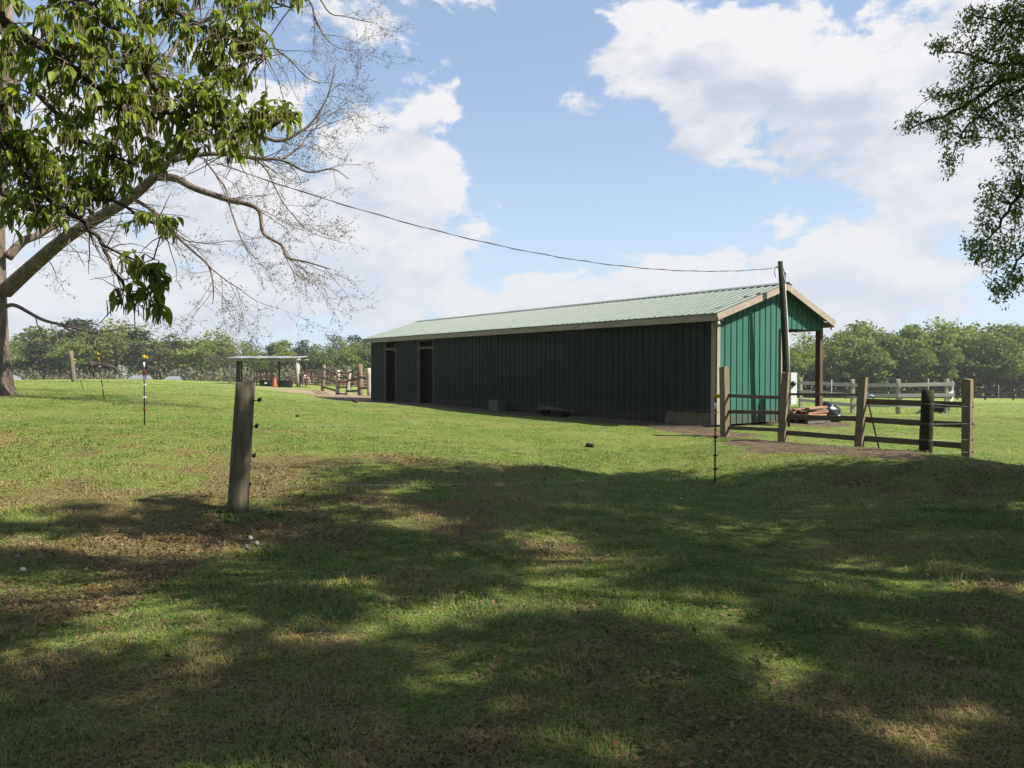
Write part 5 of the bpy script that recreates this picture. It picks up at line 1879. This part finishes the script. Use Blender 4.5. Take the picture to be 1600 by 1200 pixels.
def grass_zone(ya, yb, n, hlo, hhi, w, seglean, only=0.0):
    x, y = wedge(n, ya, yb)
    dn = dirt_np(x, y)
    tuft = vnoise(x, y, 3.2, 3, 3)
    dr = dry_np(x, y)
    keep = (rng.random(n) > sstep(dn + (vnoise(x, y, 5.0, 2, 21) - 0.5) * 0.7, 0.25, 0.75) * 0.94) & (rng.random(n) < 0.55 + 0.9 * sstep(tuft, 0.3, 0.62))
    if only:
        keep &= vnoise(x, y, 1.4, 4, 14) > only
    u, v = barn_local(x, y)
    keep &= ~((u > -0.05) & (u < BWID + 0.1) & (v > -0.05) & (v < BLEN + 0.1))
    x, y, tuft, dr = x[keep], y[keep], tuft[keep], dr[keep]
    n = len(x)
    z = ground_np(x, y) - 0.004
    h = rng.uniform(hlo, hhi, n) * (0.55 + 0.9 * sstep(tuft, 0.35, 0.7)) * (1 - 0.35 * dr)
    a = rng.uniform(0, 2 * PI, n)
    lean = rng.uniform(0.2, 1.0, n) * seglean
    lx, ly = np.cos(a) * lean * h, np.sin(a) * lean * h
    b = a + PI / 2 + rng.uniform(-0.7, 0.7, n)
    wx, wy = np.cos(b) * w / 2 * rng.uniform(0.6, 1.4, n), np.sin(b) * w / 2 * rng.uniform(0.6, 1.4, n)
    vv = np.zeros((n, 5, 3))
    vv[:, 0] = np.stack([x - wx, y - wy, z], 1)
    vv[:, 1] = np.stack([x + wx, y + wy, z], 1)
    mx, my, mz = x + lx * 0.4, y + ly * 0.4, z + h * 0.62
    vv[:, 2] = np.stack([mx - wx * .8, my - wy * .8, mz], 1)
    vv[:, 3] = np.stack([mx + wx * .8, my + wy * .8, mz], 1)
    vv[:, 4] = np.stack([x + lx * 1.3, y + ly * 1.3, z + h * np.maximum(0.35, 1 - 0.35 * lean)], 1)
    k = np.arange(n)[:, None] * 5
    f = np.concatenate([k + np.array([[0, 1, 3]]), k + np.array([[0, 3, 2]]), k + np.array([[2, 3, 4]])], 1).ravel()
    broad = vnoise(x, y, 0.9, 3, 6)
    tiny = vnoise(x, y, 11.0, 2, 16) - 0.5
    tn = np.clip(0.16 + 0.34 * broad + 0.50 * dr + 0.55 * tiny + rng.normal(size=n) * 0.22, 0, 1)
    tn = np.where(rng.random(n) < 0.10 + 0.22 * dr, rng.uniform(0.7, 1.0, n), tn)
    return vv.reshape(-1, 3), f, np.repeat(tn, 5)


def add_grass(zones):
    V, Fc, T = [], [], []
    o = 0
    for z in zones:
        v, f, tn = grass_zone(*z)
        V.append(v); Fc.append(f + o); T.append(tn)
        o += len(v)
    return link('grass', np_mesh('grass', np.concatenate(V), np.concatenate(Fc), 3, gmat, np.concatenate(T)), kind='stuff')


add_grass([(2.2, 4.5, 150000, 0.018, 0.048, 0.0036, 1.4), (4.5, 8.0, 210000, 0.018, 0.046, 0.0050, 1.4), (8.0, 14.0, 200000, 0.014, 0.034, 0.008, 1.5),
           (14.0, 26.0, 180000, 0.010, 0.024, 0.015, 1.6), (26.0, 48.0, 80000, 0.010, 0.024, 0.034, 1.6), (2.2, 10.0, 26000, 0.05, 0.11, 0.0045, 0.9, 0.60)])

# fallen leaves and straw bits lying in the grass
lit_m = leafy('dead_leaf_litter', [(0.07, 0.036, 0.02), (0.12, 0.07, 0.036), (0.19, 0.125, 0.07), (0.10, 0.05, 0.028)], 0.1, 0.8)
x, y = wedge(170000, 2.3, 12)
dr = dry_np(x, y)
keep = rng.random(len(x)) < 0.05 + 0.75 * dr * sstep(vnoise(x, y, 0.7, 3, 9), 0.45, 0.65)
x, y = x[keep], y[keep]
n = len(x)
p = np.stack([x, y, ground_np(x, y) + rng.uniform(0.012, 0.04, n)], 1)
ax = rand_unit(n) * np.array([1, 1, 0.3]); ax /= np.linalg.norm(ax, axis=1)[:, None]
nn = rand_unit(n) * 0.5 + np.array([0, 0, 1.0])
L = 0.014 + 0.036 * rng.random(n) ** 2.2
v, f = leaf_quads(p, ax, nn, L, L * rng.uniform(0.35, 0.8, n), 0.2)
link('leaf_litter', np_mesh('leaf_litter', v, f, 4, lit_m, np.repeat(rng.random(n), 4)), kind='stuff')

# broad leaved weeds round the lone post and on the lawn
weed = leafy('weed_leaves', [(0.055, 0.12, 0.02), (0.09, 0.17, 0.03), (0.13, 0.21, 0.05)], 0.35, 0.5)
pos_, axs_, nrm_, Ls_, = [], [], [], []
for k in range(60):
    if k < 22:
        a = rr.uniform(0, 6.28); cx, cy = -2.6 + math.cos(a) * rr.uniform(0.12, 0.4), 7.2 + math.sin(a) * rr.uniform(0.05, 0.35)
    else:
        cy = math.sqrt(rr.uniform(5.5, 120)); cx = rr.uniform(-0.7, 0.7) * cy
    g = gz(cx, cy)
    for j in range(rr.randint(5, 9)):
        a = rr.uniform(0, 6.28)
        pos_.append((cx, cy, g + 0.005)); axs_.append((math.cos(a), math.sin(a), rr.uniform(0.15, 0.8))); nrm_.append((0, 0, 1)); Ls_.append(rr.uniform(0.04, 0.10) if k < 22 else rr.uniform(0.025, 0.05))
axs_ = np.array(axs_); axs_ /= np.linalg.norm(axs_, axis=1)[:, None]
Ls_ = np.array(Ls_)
v, f = leaf_quads(np.array(pos_), axs_, np.array(nrm_, float), Ls_, Ls_ * 0.35, 0.1)
link('weeds', np_mesh('weeds', v, f, 4, weed, np.repeat(rng.random(len(Ls_)), 4)), kind='stuff')

# dandelion clocks
puff, t = new_mat('dandelion_seed_head')
t.set(t.b.inputs['Base Color'], t.mix(t.noise(t.new('ShaderNodeTexCoord').outputs['Object'], 60, 3), (0.10, 0.10, 0.085), (0.19, 0.19, 0.17)))
t.b.inputs['Roughness'].default_value = 0.9
stem = simple('dandelion_stem', (0.12, 0.17, 0.05), 0.6)
DAND = [(391, 843), (385, 857), (401, 852), (27, 869), (35, 890), (60, 869), (1171, 741), (1225, 750), (1228, 769), (1288, 743), (1330, 756), (1089, 747), (838, 761), (1007, 748), (1048, 748), (1063, 780), (1262, 747)]
DLAB = ['highest white seed head beside the lone leaning post', 'leftmost white seed head beside the lone leaning post', 'rightmost white seed head beside the lone leaning post',
        'leftmost white seed head near the left picture edge', 'lowest white seed head near the left picture edge', 'rightmost white seed head near the left picture edge',
        'white seed head just right of the near step-in post', 'upper white seed head below the second rail fence post', 'lower white seed head below the second rail fence post',
        'white seed head halfway between the second and third rail fence posts', 'white seed head below the third rail fence post', 'white seed head just left of the near step-in post',
        'white seed head alone in the middle of the shaded lawn', 'left one of two white seed heads below the plank pile', 'right one of two white seed heads below the plank pile',
        'low white seed head left of the foot of the near step-in post', 'white seed head a little left of halfway between the second and third rail fence posts']
proto = None
for i, (px, py) in enumerate(DAND):
    d = ray(px, py)
    lo, hi = 2.0, 16.0
    for _ in range(40):
        mid = (lo + hi) / 2
        p = at(px, py, mid)
        if p.z - 0.07 > gz(p.x, p.y):
            lo = mid
        else:
            hi = mid
    p = at(px, py, lo)
    g = gz(p.x, p.y)
    where = 'on the left lawn near the lone post' if px < 300 else 'beside the lone leaning post' if px < 500 else 'in the shaded lawn before the barn' if px < 1110 else 'in the shaded lawn before the rail fence'
    if proto is None:
        proto = thing('dandelion_clock', 'x', 'dandelion', (p.x, p.y, g), 0, local=True)
        mb = MB()
        mb.sphere((0, 0, 0.075), 0.019, 10, 7, jit=0.25)
        mb.build('seed_head', puff, proto)
        MB().tube([(0.01, 0, -0.01), (0.006, 0, 0.035), (0, 0, 0.068)], 0.002, 4).build('stem', stem, proto)
        r = proto
    else:
        r = copy_tree(proto)
        r.location = (p.x, p.y, g)
    tag(r, DLAB[i], 'dandelion', 'dandelion clocks on the lawn')
    r.scale = (1, 1, rr.uniform(0.8, 1.15))

# ------------------------------------------------------------------ thin spring haze over the whole field
hz = MB()
hz.box((0, 60, 8), (420, 240, 30))
hm = bpy.data.materials.new('haze')
hm.use_nodes = True
for nd in list(hm.node_tree.nodes):
    hm.node_tree.nodes.remove(nd)
ho = hm.node_tree.nodes.new('ShaderNodeOutputMaterial')
hv = hm.node_tree.nodes.new('ShaderNodeVolumePrincipled')
hv.inputs['Color'].default_value = (0.92, 0.95, 1.0, 1)
hv.inputs['Density'].default_value = 0.00034
hv.inputs['Anisotropy'].default_value = 0.2
hm.node_tree.links.new(hv.outputs[0], ho.inputs['Volume'])
hz.build('haze', hm, kind='stuff')
